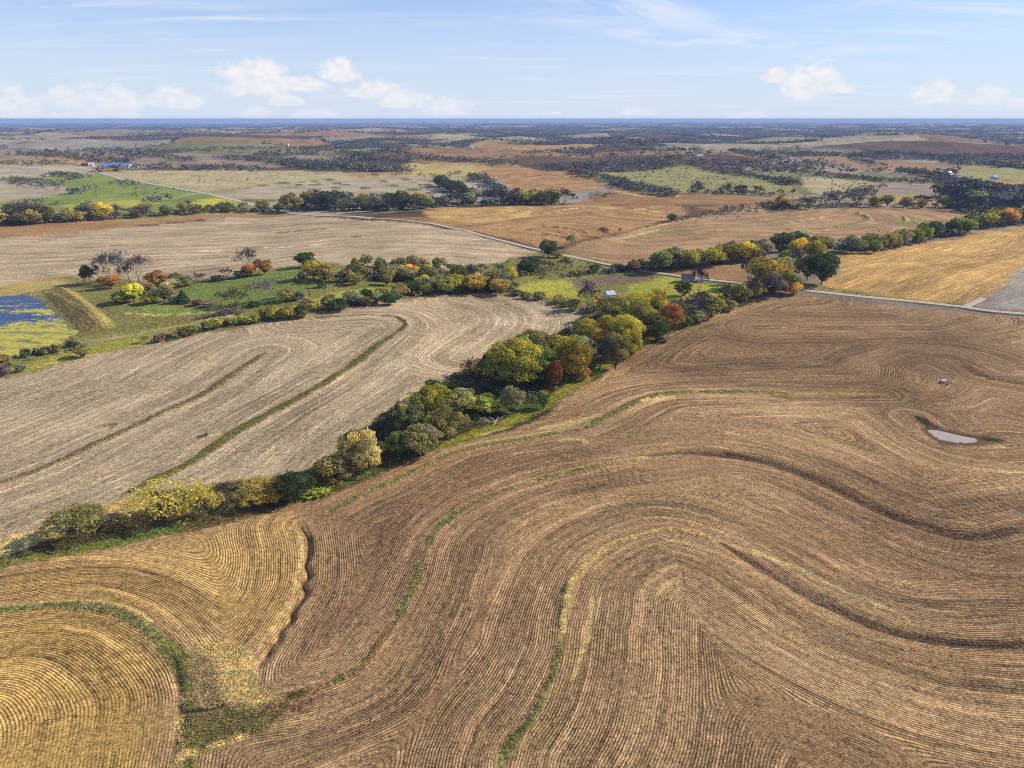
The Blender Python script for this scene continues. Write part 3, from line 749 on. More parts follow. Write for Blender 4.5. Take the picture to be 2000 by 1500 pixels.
# ------------------------------------------------------------------ ground material
def ground_material():
    m, n = new_mat('ground')
    geo = n.node('ShaderNodeNewGeometry')
    pos = geo.outputs['Position']
    tintn = n.attr('tint', 'Color'); u = n.attr('rowu'); ra = n.attr('rowa'); gr = n.attr('gras')
    # crop rows 0.76 m apart
    jit = n.noise(pos, 0.9, 3, .6)
    uu = n.math('ADD', n.math('MULTIPLY', u, 2 * math.pi / 0.54), n.math('MULTIPLY', jit, 2.6))
    s = n.math('MULTIPLY_ADD', n.math('SINE', uu), .5, .5)
    s = n.math('POWER', s, .8)
    rnd = n.noise(pos, 1.6, 3, .7)
    brk = n.smooth(n.noise(pos, .06, 5, .65), .36, .64, .22, 1.3)
    rowk = n.math('MULTIPLY', n.math('MULTIPLY', ra, brk), .9)
    rowf = n.math('ADD', 1.0, n.math('MULTIPLY', rowk, n.math('SUBTRACT', s, .48)))
    # swaths left by the machines, running with the rows
    vv = n.attr('rowv')
    def along(ku, kv, det, ro, off=0.0):
        return n.noise(n.xyz(n.math('MULTIPLY', u, ku), n.math('MULTIPLY', vv, kv), off), 1.0, det, ro)
    rk = n.math('MINIMUM', ra, 1.0); g3a = n.noise(pos, .02, 2, .5)
    swn = along(.11, .012, 3, .6); swn2 = along(.62, .035, 3, .62, 4.0); swn3 = along(1.7, .22, 3, .65, 9.0)
    swf = n.math('MULTIPLY', n.math('SUBTRACT', swn, .5), .9)
    swf = n.math('ADD', swf, n.math('MULTIPLY', n.math('SUBTRACT', swn2, .5), 1.55))
    swf = n.math('ADD', swf, n.math('MULTIPLY', n.math('SUBTRACT', swn3, .5), 1.5))
    swf = n.math('ADD', swf, n.smooth(swn2, .56, .68, 0, .42))
    # machine passes: each a shade of its own, with a trodden line between
    pu = n.math('ADD', n.math('DIVIDE', u, 7.2), n.math('MULTIPLY', g3a, .25))
    wn = n.node('ShaderNodeTexWhiteNoise', noise_dimensions='1D'); n.l.new(n.math('FLOOR', pu), wn.inputs['W'])
    swf = n.math('ADD', swf, n.math('MULTIPLY', n.math('SUBTRACT', wn.outputs['Value'], .5), .34))
    ed = n.math('ABSOLUTE', n.math('SUBTRACT', n.math('FRACT', pu), .5))
    swf = n.math('SUBTRACT', swf, n.smooth(ed, .44, .5, 0, .28))
    swf = n.math('ADD', 1.0, n.math('MULTIPLY', swf, rk))
    # residue grain
    g1 = n.noise(pos, 2.2, 5, .78)
    g2 = n.noise(pos, .7, 4, .72)
    g3 = n.noise(pos, .022, 4, .55)
    gf = n.math('ADD', n.math('MULTIPLY', n.math('SUBTRACT', g1, .5), 3.8), n.math('MULTIPLY', n.math('SUBTRACT', g2, .5), 2.0))
    gf = n.math('ADD', gf, n.math('MULTIPLY', n.math('SUBTRACT', g3, .5), 1.1))
    gf = n.math('ADD', 1.0, gf)
    f = n.math('MAXIMUM', n.math('MULTIPLY', n.math('MULTIPLY', rowf, swf), gf), .12)
    c1 = n.vmath('SCALE', tintn, scale=f)
    # bright dry stalks, dark soil between
    st = n.smooth(n.math('ADD', g1, n.math('MULTIPLY', n.math('SUBTRACT', s, .5), n.math('MULTIPLY', ra, .10))), .56, .72)
    warm = n.mix(.6, c1, (.74, .57, .33, 1))
    c2 = n.mix(n.math('MULTIPLY', st, n.math('MULTIPLY_ADD', n.math('MINIMUM', ra, 1.0), .55, .05)), c1, warm)
    # hue drift
    hn = n.noise(pos, .05, 3, .6)
    c3 = n.mix(n.smooth(hn, .35, .7, 0, .35), c2, n.vmath('MULTIPLY', c2, (1.08, .98, .84)))
    # grass: green and straw flecks
    gn = n.noise(pos, .55, 4, .7)
    gcol = n.mix(n.smooth(gn, .40, .60), n.vmath('MULTIPLY', c3, (.62, .70, .58)), n.vmath('MULTIPLY', c3, (1.42, 1.28, 1.0)))
    c4 = n.mix(gr, c3, gcol)
    b = n.node('ShaderNodeBsdfPrincipled')
    n.l.new(c4, b.inputs['Base Color'])
    b.inputs['Roughness'].default_value = .95
    b.inputs['Specular IOR Level'].default_value = .08
    hgt = n.math('ADD', n.math('MULTIPLY', n.math('MULTIPLY', s, ra), .10), n.math('MULTIPLY', g1, n.math('MULTIPLY_ADD', gr, .5, .26)))
    hgt = n.math('ADD', hgt, n.math('MULTIPLY', g2, n.math('MULTIPLY_ADD', gr, .8, .3)))
    bump = n.node('ShaderNodeBump')
    bump.inputs['Strength'].default_value = .8; bump.inputs['Distance'].default_value = 1.0
    n.l.new(hgt, bump.inputs['Height']); n.l.new(bump.outputs[0], b.inputs['Normal'])
    o = n.node('ShaderNodeOutputMaterial'); n.l.new(b.outputs[0], o.inputs[0])
    return m
M_ground = ground_material()

i0 = (np.arange(NR - 1)[:, None] * NTH + np.arange(NTH - 1)[None]).ravel()
quads = np.stack([i0, i0 + 1, i0 + NTH + 1, i0 + NTH], 1)
quads = quads[:, ::-1]
qreg = REGI[quads[:, 0]]
P3 = np.stack([X, Y, Z], 1)
for k, nm in enumerate(REG):
    q = quads[qreg == k]
    if not len(q): continue
    used = np.unique(q); mp_ = np.zeros(len(X), np.int32); mp_[used] = np.arange(len(used))
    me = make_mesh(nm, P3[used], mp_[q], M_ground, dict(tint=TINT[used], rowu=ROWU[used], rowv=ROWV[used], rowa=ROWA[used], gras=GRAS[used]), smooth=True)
    link(nm, me, kind='structure')
print('regions', REG)

# ------------------------------------------------------------------ haze
hz_m, n = new_mat('haze')
pv = n.node('ShaderNodeVolumePrincipled')
pv.inputs['Color'].default_value = (.50, .66, .98, 1)
pv.inputs['Density'].default_value = 6.0e-5
pv.inputs['Anisotropy'].default_value = 0.0
o = n.node('ShaderNodeOutputMaterial'); n.l.new(pv.outputs[0], o.inputs['Volume'])
hx, hy0, hy1, hzb, hzt = 47000., -1500., 47500., float(Z.min()) - 1.5, max(CAMZ + 6, float(Z.max()) + 20)
print('haze z', hzb, hzt)
hv = [(-hx, hy0, hzb), (hx, hy0, hzb), (hx, hy1, hzb), (-hx, hy1, hzb), (-hx, hy0, hzt), (hx, hy0, hzt), (hx, hy1, hzt), (-hx, hy1, hzt)]
hf = [(0, 3, 2, 1), (4, 5, 6, 7), (0, 1, 5, 4), (1, 2, 6, 5), (2, 3, 7, 6), (3, 0, 4, 7)]
link('haze', make_mesh('haze', hv, hf, hz_m), kind='stuff')

# ------------------------------------------------------------------ water
def water_material(muddy):
    m, n = new_mat('muddy_water' if muddy else 'pond_water')
    geo = n.node('ShaderNodeNewGeometry'); pos = geo.outputs['Position']
    b = n.node('ShaderNodeBsdfPrincipled')
    if muddy:
        nz = n.noise(pos, .5, 3, .6)
        c = n.mix(nz, (.42, .34, .24, 1), (.52, .43, .31, 1))
        b.inputs['Roughness'].default_value = .4; b.inputs['Specular IOR Level'].default_value = .12
    else:
        al = n.attr('algae')
        mpn = n.node('ShaderNodeMapping'); n.l.new(pos, mpn.inputs[0]); mpn.inputs['Scale'].default_value = (.5, 1.0, 1)
        a1 = n.noise(mpn.outputs[0], .16, 6, .74)
        a2 = n.noise(mpn.outputs[0], .9, 4, .7)
        k = n.math('ADD', al, n.math('ADD', n.math('MULTIPLY', n.math('SUBTRACT', a1, .5), 2.6), n.math('MULTIPLY', n.math('SUBTRACT', a2, .5), 1.5)))
        mk = n.smooth(k, .30, .58)
        yel = n.mix(n.smooth(a2, .4, .62), (.36, .33, .07, 1), (.72, .56, .06, 1))
        grn = n.mix(n.smooth(a1, .38, .54), (.20, .21, .09, 1), yel)
        c = n.mix(mk, n.mix(n.smooth(a2, .35, .62), (.006, .022, .11, 1), (.03, .055, .10, 1)), grn)  # open water: blue of the reflected sky put into the base colour
        b.inputs['Specular IOR Level'].default_value = .2
        n.l.new(n.smooth(k, .38, .52, .22, .9), b.inputs['Roughness'])
        bp = n.node('ShaderNodeBump'); bp.inputs['Strength'].default_value = .35; bp.inputs['Distance'].default_value = .2
        n.l.new(n.noise(pos, 1.5, 4, .7), bp.inputs['Height']); n.l.new(bp.outputs[0], b.inputs['Normal'])
    n.l.new(c, b.inputs['Base Color'])
    o = n.node('ShaderNodeOutputMaterial'); n.l.new(b.outputs[0], o.inputs[0])
    return m

def water_sheet(name, poly, z, mat, step, algae=False):
    x0, y0 = poly.min(0) - 3; x1, y1 = poly.max(0) + 3
    xs = np.arange(x0, x1, step); ys = np.arange(y0, y1, step)
    gx, gy = np.meshgrid(xs, ys)
    v = np.stack([gx.ravel(), gy.ravel(), np.full(gx.size, z)], 1)
    nx = len(xs); i = (np.arange(len(ys) - 1)[:, None] * nx + np.arange(nx - 1)[None]).ravel()
    q = np.stack([i, i + 1, i + nx + 1, i + nx], 1)
    cx = v[q].mean(1)
    ins = inside(cx[:, 0], cx[:, 1], poly); d, _, _ = line_dist(cx[:, 0], cx[:, 1], np.vstack([poly, poly[:1]]))
    q = q[ins | (d < step * 2.0)]
    used = np.unique(q); mm = np.zeros(len(v), int); mm[used] = np.arange(len(used)); v = v[used]
    at = {}
    if algae:
        pu, pvv, _ = project(v[:, 0], v[:, 1], v[:, 2])
        # weed grows on the shallow near side; open water in bands on the far side
        pxy = darr([(0, 700), (0, 590), (0, 620), (0, 606)])
        far_y, near_y = pxy[1, 1], pxy[0, 1]
        t = (v[:, 1] - near_y) / (far_y - near_y)
        a = np.interp(t, [0, .1, .25, .42, .5, .62, .66, .74, .8, 1.0], [.5, .62, .64, .58, .38, .02, .05, .45, .35, .08])
        a = a + .35 * sstep(v[:, 0], pond[:, 0].max() - 62, pond[:, 0].max() - 22)
        at['algae'] = a
    return link(name, make_mesh(name, v, mm[q], mat, at), kind='structure')
water_sheet('pond_water', pond, POND_Z, water_material(False), 1.5, True)
water_sheet('muddy_puddle', pud, PUD_Z, water_material(True), .5)

# ------------------------------------------------------------------ roads
def gravel_material():
    m, n = new_mat('gravel')
    geo = n.node('ShaderNodeNewGeometry'); pos = geo.outputs['Position']
    a = n.attr('across')
    nz = n.noise(pos, .5, 5, .7); n2 = n.noise(pos, 4.0, 3, .6)
    c = n.mix(nz, (.46, .36, .22, 1), (.64, .51, .34, 1))
    c = n.mix(n.smooth(n2, .3, .7, 0, .35), c, (.42, .33, .22, 1))
    wheel = n.math('ABSOLUTE', n.math('SUBTRACT', n.math('ABSOLUTE', a), .45))
    c = n.mix(n.smooth(wheel, .0, .22, .45, 0), c, (.80, .74, .64, 1))
    edge = n.math('ADD', n.math('ABSOLUTE', a), n.math('MULTIPLY', n.math('SUBTRACT', nz, .5), .8))
    c = n.mix(n.smooth(edge, .78, 1.02), c, (.24, .21, .11, 1))
    b = n.node('ShaderNodeBsdfPrincipled'); b.inputs['Roughness'].default_value = .95
    b.inputs['Specular IOR Level'].default_value = .1
    n.l.new(c, b.inputs['Base Color'])
    o = n.node('ShaderNodeOutputMaterial'); n.l.new(b.outputs[0], o.inputs[0])
    return m
M_gravel = gravel_material()
def road(name, px, width, crown=.25, sm=True):
    L = darr(px)
    L = smooth_line(L, 5) if sm else L
    # resample
    seg = np.sqrt(((L[1:] - L[:-1]) ** 2).sum(1)); cum = np.concatenate([[0], np.cumsum(seg)])
    n_ = max(int(cum[-1] / 6), 8); s = np.linspace(0, cum[-1], n_)
    cx = np.interp(s, cum, L[:, 0]); cy = np.interp(s, cum, L[:, 1])
    tx = np.gradient(cx); ty = np.gradient(cy); l = np.sqrt(tx ** 2 + ty ** 2); tx /= l; ty /= l
    zc = terr_z(cx, cy)
    k = 9; zc = np.convolve(np.pad(zc, k // 2, mode='edge'), np.ones(k) / k, 'valid')
    V = []; A = []
    prof = [(-1.5, -1.2), (-1.02, .0), (-.6, .12), (0, .2), (.6, .12), (1.02, 0), (1.5, -1.2)]
    for (a, h) in prof:
        x = cx - ty * a * width / 2; y = cy + tx * a * width / 2
        zt = terr_z(x, y)
        z = np.maximum(zc + crown + h, zt + .06) if abs(a) < 1.2 else np.minimum(zt - .3, zc + h)
        V.append(np.stack([x, y, z], 1)); A.append(np.full(n_, a))
    V = np.concatenate(V); A = np.concatenate(A)
    q = []
    for j in range(len(prof) - 1):
        i = np.arange(n_ - 1)
        q.append(np.stack([j * n_ + i, j * n_ + i + 1, (j + 1) * n_ + i + 1, (j + 1) * n_ + i], 1)[:, ::-1])
    link(name, make_mesh(name, V, np.concatenate(q), M_gravel, dict(across=A), smooth=True), kind='structure')
road('gravel_road', [(60, 322), (123, 323), (167, 330), (200, 339), (283, 357), (383, 375), (433, 385), (467, 393), (500, 402), (533, 410), (567, 417), (667, 422), (730, 427)], 9.0)
road('gravel_road', [(729, 427), (817, 433), (867, 443), (934, 458), (1000, 475), (1084, 495), (1167, 513), (1250, 528), (1334, 541), (1450, 554), (1580, 568),
                     (1667, 578), (1767, 588), (1867, 599), (2000, 614), (2500, 662)], 5.2)
road('gravel_track', [(120, 410), (200, 400), (260, 392), (300, 391), (350, 384), (385, 377)], 4.5, .15)
road('gravel_track', [(1885, 600), (1905, 590), (1920, 582)], 4.5, .1)
road('gravel_track', [(930, 392), (1000, 391)], 4.0, .1)
road('gravel_road', [(-300, 305), (-100, 310), (0, 315), (20, 320)], 8.0)
# ------------------------------------------------------------------ trees: materials
def leaf_material(name, variety=.5):
    m, n = new_mat(name)
    oi = n.node('ShaderNodeObjectInfo')
    tone = n.attr('tone'); hue = n.attr('hue')
    geo = n.node('ShaderNodeNewGeometry')
    k = n.math('MULTIPLY_ADD', tone, 3.0, .95)
    c = n.vmath('SCALE', oi.outputs['Color'], scale=k)
    yel = n.vmath('MULTIPLY', c, (1.75, 1.35, .68))
    c = n.mix(n.smooth(hue, .35, .9, 0, variety * 1.5), c, yel)
    d = n.node('ShaderNodeBsdfDiffuse'); t = n.node('ShaderNodeBsdfTranslucent')
    n.l.new(c, d.inputs[0]); n.l.new(n.vmath('MULTIPLY', c, (1.15, 1.1, .7)), t.inputs[0])
    mx = n.node('ShaderNodeMixShader'); mx.inputs[0].default_value = .42
    n.l.new(d.outputs[0], mx.inputs[1]); n.l.new(t.outputs[0], mx.inputs[2])
    o = n.node('ShaderNodeOutputMaterial'); n.l.new(mx.outputs[0], o.inputs[0])
    return m
M_leaf = leaf_material('foliage')
def bark_material():
    m, n = new_mat('bark')
    oi = n.node('ShaderNodeObjectInfo'); tcn = n.node('ShaderNodeTexCoord')
    nz = n.noise(tcn.outputs['Object'], 14, 3, .6)
    c = n.mix(nz, n.vmath('SCALE', oi.outputs['Color'], scale=.6), n.vmath('SCALE', oi.outputs['Color'], scale=1.4))
    b = n.node('ShaderNodeBsdfDiffuse'); n.l.new(c, b.inputs[0])
    o = n.node('ShaderNodeOutputMaterial'); n.l.new(b.outputs[0], o.inputs[0])
    return m
M_bark = bark_material()

# ------------------------------------------------------------------ trees: geometry
def unit(v):
    return v / (np.linalg.norm(v, axis=-1, keepdims=True) + 1e-9)

def tubes(segs, sides=4):
    """segs: list of (p0, p1, r0, r1)"""
    V = []; Q = []
    for (p0, p1, r0, r1) in segs:
        d = p1 - p0; L = np.linalg.norm(d)
        if L < 1e-6: continue
        d = d / L
        a = np.cross(d, [0, 0, 1.0] if abs(d[2]) < .9 else [1.0, 0, 0]); a /= np.linalg.norm(a); b = np.cross(d, a)
        ns = sides if r0 > .006 else 3
        o = len(V)
        for (p, r) in ((p0, r0), (p1, r1)):
            for k in range(ns):
                t = 2 * math.pi * k / ns
                V.append(p + (a * math.cos(t) + b * math.sin(t)) * r)
        for k in range(ns):
            Q.append((o + k, o + (k + 1) % ns, o + ns + (k + 1) % ns, o + ns + k))
    return np.array(V), np.array(Q)

def skeleton(r, levels=5, trunk=.16, spread=.62, up=.35, kids=(3, 4), r0=.028, shrink=.72, multi=1):
    segs = []; tips = []
    def grow(p, d, L, rad, lev):
        nseg = 2 if lev > 2 else 3
        for i in range(nseg):
            d2 = unit(d + r.normal(0, .13, 3) + np.array([0, 0, .06 * up]))
            q = p + d2 * L / nseg
            segs.append((p, q, rad, rad * .86)); rad *= .86; p = q; d = d2
        if lev >= levels:
            tips.append(p); return
        k = r.integers(kids[0], kids[1] + 1)
        a0 = r.random() * 6.28
        ax = unit(np.cross(d, r.normal(0, 1, 3))); ay = np.cross(d, ax)
        for i in range(k):
            a = a0 + i * 6.283 / k + r.normal(0, .35)
            sp_ = spread * (.7 + .6 * r.random())
            nd = unit(d * (1 - sp_ * .55) + (ax * math.cos(a) + ay * math.sin(a)) * sp_ + np.array([0, 0, up * .35]))
            grow(p, nd, L * shrink * (.8 + .4 * r.random()), rad * (.62 if k > 2 else .72), lev + 1)
    for i in range(multi):
        d0 = unit(np.array([0, 0, 1.0]) + r.normal(0, .10 if multi == 1 else .45, 3) * [1, 1, .1])
        grow(np.array([0, 0, -.03]), d0, trunk + .03 if multi == 1 else trunk, r0, 0)
    return segs, np.array(tips)

def normalise(segs, tips):
    P = np.array([s[1] for s in segs]); h = P[:, 2].max(); wd_ = np.percentile(np.abs(P[:, :2]), 97)
    s = np.array([.5 / wd_, .5 / wd_, 1.0 / h])
    segs = [(a * s, b * s, c, e) for (a, b, c, e) in segs]
    return segs, tips * s

def leaf_quads(r, P, N, size, tone, hue):
    """ragged little leaf sprays at points P facing N"""
    k = len(P)
    N = unit(N + r.normal(0, .52, (k, 3)))
    A = unit(np.cross(N, r.normal(0, 1, (k, 3)))); B = np.cross(N, A)
    s = (size * (.55 + .9 * r.random(k)))[:, None]
    j = lambda: (.55 + .75 * r.random((k, 1)))
    V = np.stack([P + A * s * j(), P + B * s * j() + N * s * .25, P - A * s * j(), P - B * s * j() - N * s * .15], 1).reshape(-1, 3)
    Q = np.arange(4 * k).reshape(k, 4)
    return V, Q, np.repeat(tone, 4), np.repeat(hue, 4)

def sphere_pts(r, n):
    v = unit(r.normal(0, 1, (n, 3)))
    return v

def crown_lobes(r, n_leaf, n_lobes=18, lo=.22, flat=1.0, size=.03, top=1.0, low_skirt=.0, lobe_r=(.13, .23), pointy=0.0):
    """billowing crown: lobes around an egg, leaf sprays on the lobes' outer skin"""
    cz = (lo + top) / 2; hz = (top - lo) / 2
    Cn = []; tries = 0; ph = r.random(6) * 6.283
    while len(Cn) < n_lobes and tries < 3000:
        tries += 1
        v = sphere_pts(r, 1)[0]
        if v[2] < -.55 and r.random() > .3: continue
        rad = r.uniform(*lobe_r)
        aa = math.atan2(v[1], v[0])
        sh = (1 - pointy * max(v[2], 0)) * (.86 + .22 * math.sin(2 * aa + ph[0]) * math.cos(2.2 * v[2] + ph[1]) + .14 * math.sin(3 * aa + ph[2] + 3 * v[2]))
        c = np.array([v[0] * (.5 - rad * .85) * sh, v[1] * (.5 - rad * .85) * sh, cz + v[2] * (hz - rad * .8) * (.90 + .14 * math.sin(aa + ph[3]))])
        if all(np.linalg.norm((c - q[:3]) * [1, 1, .9]) > (rad + q[3]) * .60 for q in Cn):
            Cn.append(np.array([*c, rad, r.random(), r.random()]))
    Cn.append(np.array([0, 0, cz - .04, .24, .15, .2]))
    Cn = np.array(Cn)
    wts = Cn[:, 3] ** 2; wts /= wts.sum()
    idx = r.choice(len(Cn), int(n_leaf * 1.9), p=wts)
    v = sphere_pts(r, len(idx)); v[:, 2] = np.where(v[:, 2] < -.3, -v[:, 2] * r.random(len(idx)), v[:, 2]); v = unit(v)
    rad = Cn[idx, 3] * (1 + .10 * r.normal(0, 1, len(idx)))
    # secondary tufting on each lobe
    tuft = .30 * np.sin(v[:, 0] * 9 + idx) * np.sin(v[:, 1] * 9 + idx * 2.1) * np.sin(v[:, 2] * 8 + idx * .7)
    P = Cn[idx, :3] + v * (rad * (1 + tuft))[:, None] * [1, 1, flat]
    keep = np.ones(len(P), bool)
    for q in Cn:
        keep &= ~(np.linalg.norm(P - q[:3], axis=1) < q[3] * .80)
    keep |= r.random(len(P)) < .06
    keep &= P[:, 2] > .01
    P = P[keep][:n_leaf]; v = v[keep][:n_leaf]; idx = idx[keep][:n_leaf]
    tone = np.clip(.16 + .6 * Cn[idx, 4] + r.normal(0, .15, len(P)), 0, 1)
    hue = np.clip(.55 * Cn[idx, 5] + .25 * (P[:, 2] - .4) + r.normal(.1, .12, len(P)), 0, 1)  # lobes vary at random; sunlit yellow is put into the hue towards the top
    V, Q, t, h = leaf_quads(r, P, v, np.full(len(P), size), tone, hue)
    segs = []
    if lo > .08:
        base = np.array([0, 0, -.03]); fork = np.array([0, 0, lo * .9])
        segs.append((base, fork, .026, .02))
        for q in Cn[:-1]:
            mid = (fork + q[:3]) / 2 + r.normal(0, .03, 3) - np.array([0, 0, .03])
            segs.append((fork, mid, .014, .010)); segs.append((mid, q[:3], .010, .004))
    else:
        for q in Cn[:-1]:
            b0 = np.array([q[0] * .15, q[1] * .15, -.03]); segs.append((b0, q[:3], .008, .003))
    tv, tq = tubes(segs)
    return (V, Q, t, h), (tv, tq)

def crown_tips(r, n_leaf, size, cluster, **kw):
    segs, tips = skeleton(r, **kw)
    segs, tips = normalise(segs, tips)
    tips = tips[tips[:, 2] > (.48 if kw.get('multi', 1) == 1 else .34)]
    ctone = r.random(len(tips)); chue = r.random(len(tips))
    idx = r.integers(0, len(tips), n_leaf)
    off = r.normal(0, cluster, (n_leaf, 3)) * [1, 1, .75]
    P = tips[idx] + off
    P[:, 2] = np.clip(P[:, 2], .02, 1.03)
    tone = np.clip(.45 + .3 * (ctone[idx] - .5) + r.normal(0, .15, n_leaf), 0, 1)
    hue = np.clip(.7 * chue[idx] + r.normal(0, .15, n_leaf), 0, 1)
    N = unit(off + np.array([0, 0, cluster * .6]))
    V, Q, t, h = leaf_quads(r, P, N, np.full(n_leaf, size), tone, hue)
    return (V, Q, t, h), tubes(segs)

def cedar(r, n_leaf, size):
    z = r.random(n_leaf) ** 1.25; rad = .5 * (1 - z) ** .8 * (.75 + .3 * r.random(n_leaf)) + .02
    a = r.random(n_leaf) * 6.283
    rad *= 1 + .22 * np.sin(a * 4 + z * 9) * np.sin(z * 23 + a)
    P = np.stack([rad * np.cos(a), rad * np.sin(a), z * .97 + .02], 1)
    N = np.stack([np.cos(a), np.sin(a), np.full(n_leaf, .5)], 1)
    V, Q, t, h = leaf_quads(r, P, N, np.full(n_leaf, size), np.clip(r.normal(.45, .16, n_leaf), 0, 1), r.random(n_leaf) * .4)
    return (V, Q, t, h), tubes([(np.array([0, 0, -.03]), np.array([0, 0, .8]), .02, .006)])

def willow(r, n_leaf, size):
    """feathery: long sprays leaning up and out from many stems"""
    (V, Q, t, h), tr = crown_lobes(r, n_leaf, n_lobes=26, lo=.04, size=size, lobe_r=(.09, .16))
    V4 = V.reshape(-1, 4, 3); c = V4.mean(1, keepdims=True)
    d = unit(c - np.array([0, 0, .12])) + np.array([0, 0, .5]); d = unit(d)
    rel = V4 - c
    al = (rel * d).sum(-1, keepdims=True)
    V4 = c + (rel + d * al * 1.2) * .8
    return (V4.reshape(-1, 3), Q, t, h), tr

PROTO = {}
def proto(kind, var, lod):
    key = (kind, var, lod)
    if key in PROTO: return PROTO[key]
    r = np.random.default_rng(abs(hash((ord(kind[0]) * 31 + ord(kind[-1]) * 7 + len(kind) * 131, var, lod))) % (2 ** 31))
    L = {0: 1.0, 1: .30, 2: .09}[lod]; S = {0: 1.0, 1: 1.75, 2: 3.0}[lod]
    if kind == 'bare': L = (1, .8, .4)[lod]
    N = lambda n: max(int(n * L), 60)
    if kind == 'leafy':
        cr, tr = crown_lobes(r, N(10500), n_lobes=34, lo=.07 + .08 * r.random() if var else .18, size=.0145 * S, lobe_r=(.07, .18))
    elif kind == 'tall':
        cr, tr = crown_lobes(r, N(8000), n_lobes=30, lo=.12, size=.016 * S, lobe_r=(.10, .18))
    elif kind == 'willow':
        cr, tr = willow(r, N(9500), .017 * S)
    elif kind == 'shrub':
        cr, tr = crown_lobes(r, N(5200), n_lobes=20, lo=.0, size=.023 * S, lobe_r=(.09, .23))
    elif kind == 'open':
        cr, tr = crown_tips(r, N(4200), .020 * S, .040, levels=5, trunk=.20, spread=.62, up=.40, r0=.022, kids=(3, 4))
    elif kind == 'sparse':
        cr, tr = crown_tips(r, N(3000), .014 * S, .026, levels=6, trunk=.13, spread=.66, up=.30, r0=.020, kids=(2, 3), multi=2)
    elif kind == 'bare':
        lv = 6 if lod == 0 else 5
        segs, tips = skeleton(r, levels=lv, trunk=.13, spread=.46, up=.42, kids=(2, 3), r0=.034, shrink=.88)
        segs, tips = normalise(segs, tips)
        mr = {0: .0026, 1: .0054, 2: .0075}[lod]
        segs = [(a, b, max(c, mr), max(e, mr * .7)) for a, b, c, e in segs]
        if lod == 2: segs = segs[::2] if len(segs) > 900 else segs
        # twigs: thin slivers round the tips
        nt = N(3800); idx = r.integers(0, len(tips), nt)
        p = tips[idx]; d = unit(unit(p - np.array([0, 0, .25])) + r.normal(0, .55, (nt, 3))) * (.05 + .05 * r.random((nt, 1)))
        sd_ = unit(np.cross(d, r.normal(0, 1, (nt, 3)))) * .0022 * (1.0 if lod == 0 else 1.9 if lod == 1 else 3.6)
        p = p - d * .4
        V = np.stack([p - sd_, p + sd_, p + d + sd_ * .5, p + d - sd_ * .5], 1).reshape(-1, 3)
        V[:, 2] = np.clip(V[:, 2], .02, 1.06)
        cr = (V, np.arange(4 * nt).reshape(nt, 4), np.full(4 * nt, .5), np.zeros(4 * nt)); tr = tubes(segs)
    elif kind == 'cedar':
        cr, tr = cedar(r, N(2400), .035 * S)
    V, Q, t, h = cr
    crown = make_mesh('crown', V, Q, M_leaf if kind != 'bare' else M_bark, dict(tone=t, hue=h))
    trunk = make_mesh('trunk', tr[0], tr[1], M_bark)
    PROTO[key] = (crown, trunk)
    return PROTO[key]

LC = dict(yg=(.21, .195, .036), green=(.095, .120, .032), dkgreen=(.046, .066, .026), olive=(.145, .138, .048), yellow=(.34, .28, .065),
          pale=(.235, .23, .105), gold=(.27, .185, .045), orange=(.20, .112, .036), red=(.17, .078, .030), rust=(.20, .10, .045),
          grey=(.15, .125, .115), greyd=(.085, .070, .065), paleg=(.27, .25, .22), brown=(.13, .090, .060), bluegr=(.12, .118, .125), greygreen=(.14, .15, .085), lime=(.19, .20, .045))
WORD = dict(yg='yellow green', green='green', dkgreen='dark green', olive='olive green', yellow='bright yellow', pale='pale cream yellow',
            gold='golden', orange='orange', red='red orange', rust='rust brown', grey='grey', greyd='dark grey', paleg='pale grey',
            brown='brown', bluegr='blue grey', greygreen='grey green', lime='lime green')
KW = dict(leafy='leafy tree', tall='tall leafy tree', willow='feathery willow', shrub='rounded shrub', open='open branched tree', sparse='thinly leaved tree',
          bare='leafless tree', cedar='dark conical cedar')
CAT = dict(leafy='tree', tall='tree', willow='tree', shrub='shrub', open='tree', sparse='tree', bare='tree', cedar='tree')
NMS = dict(leafy='leafy_tree', tall='leafy_tree', willow='willow_tree', shrub='shrub', open='open_tree', sparse='sparse_tree', bare='bare_tree', cedar='cedar_tree')
FOOT = []          # footprints, for the undergrowth
cnt_tree = [0]
def plant(x, y, H, W, kind, colr, label, group=None, hpx=40, var=None, jit=.12):
    lod = 0 if hpx > 46 else (1 if hpx > 22 else 2)
    nv = {0: 4, 1: 4, 2: 3}[lod]
    var = random.randrange(nv) if var is None else var
    crown, trunk = proto(kind, var, lod)
    z = float(terr_z(x, y)[0])
    root = bpy.data.objects.new(NMS[kind], None); COL.objects.link(root)
    root.empty_display_size = .5
    root.location = (x, y, z - .05); root.rotation_euler = (0, 0, random.random() * 6.283)
    root['label'] = label; root['category'] = CAT[kind]
    if group: root['group'] = group
    c = np.array(LC[colr]) * (1 + jit * rng.normal(0, 1)) * (1 + .06 * rng.normal(0, 1, 3))
    c = np.clip(c, .01, .8)
    o = bpy.data.objects.new('crown', crown); COL.objects.link(o); o.parent = root
    o.scale = (W, W, H); o.color = (*c, 1)
    t = bpy.data.objects.new('trunk' if kind != 'shrub' else 'stem', trunk); COL.objects.link(t); t.parent = root
    t.scale = (W * .7 + H * .3, W * .7 + H * .3, H) if kind in ('leafy', 'tall', 'cedar') and False else (W, W, H)
    bk = c * 1.1 if kind == 'bare' else np.array([.10, .085, .07])
    if kind in ('sparse', 'open'): bk = np.array([.13, .11, .09])
    t.color = (*np.clip(bk, .02, .6), 1)
    FOOT.append((x, y, W)); cnt_tree[0] += 1
    return root

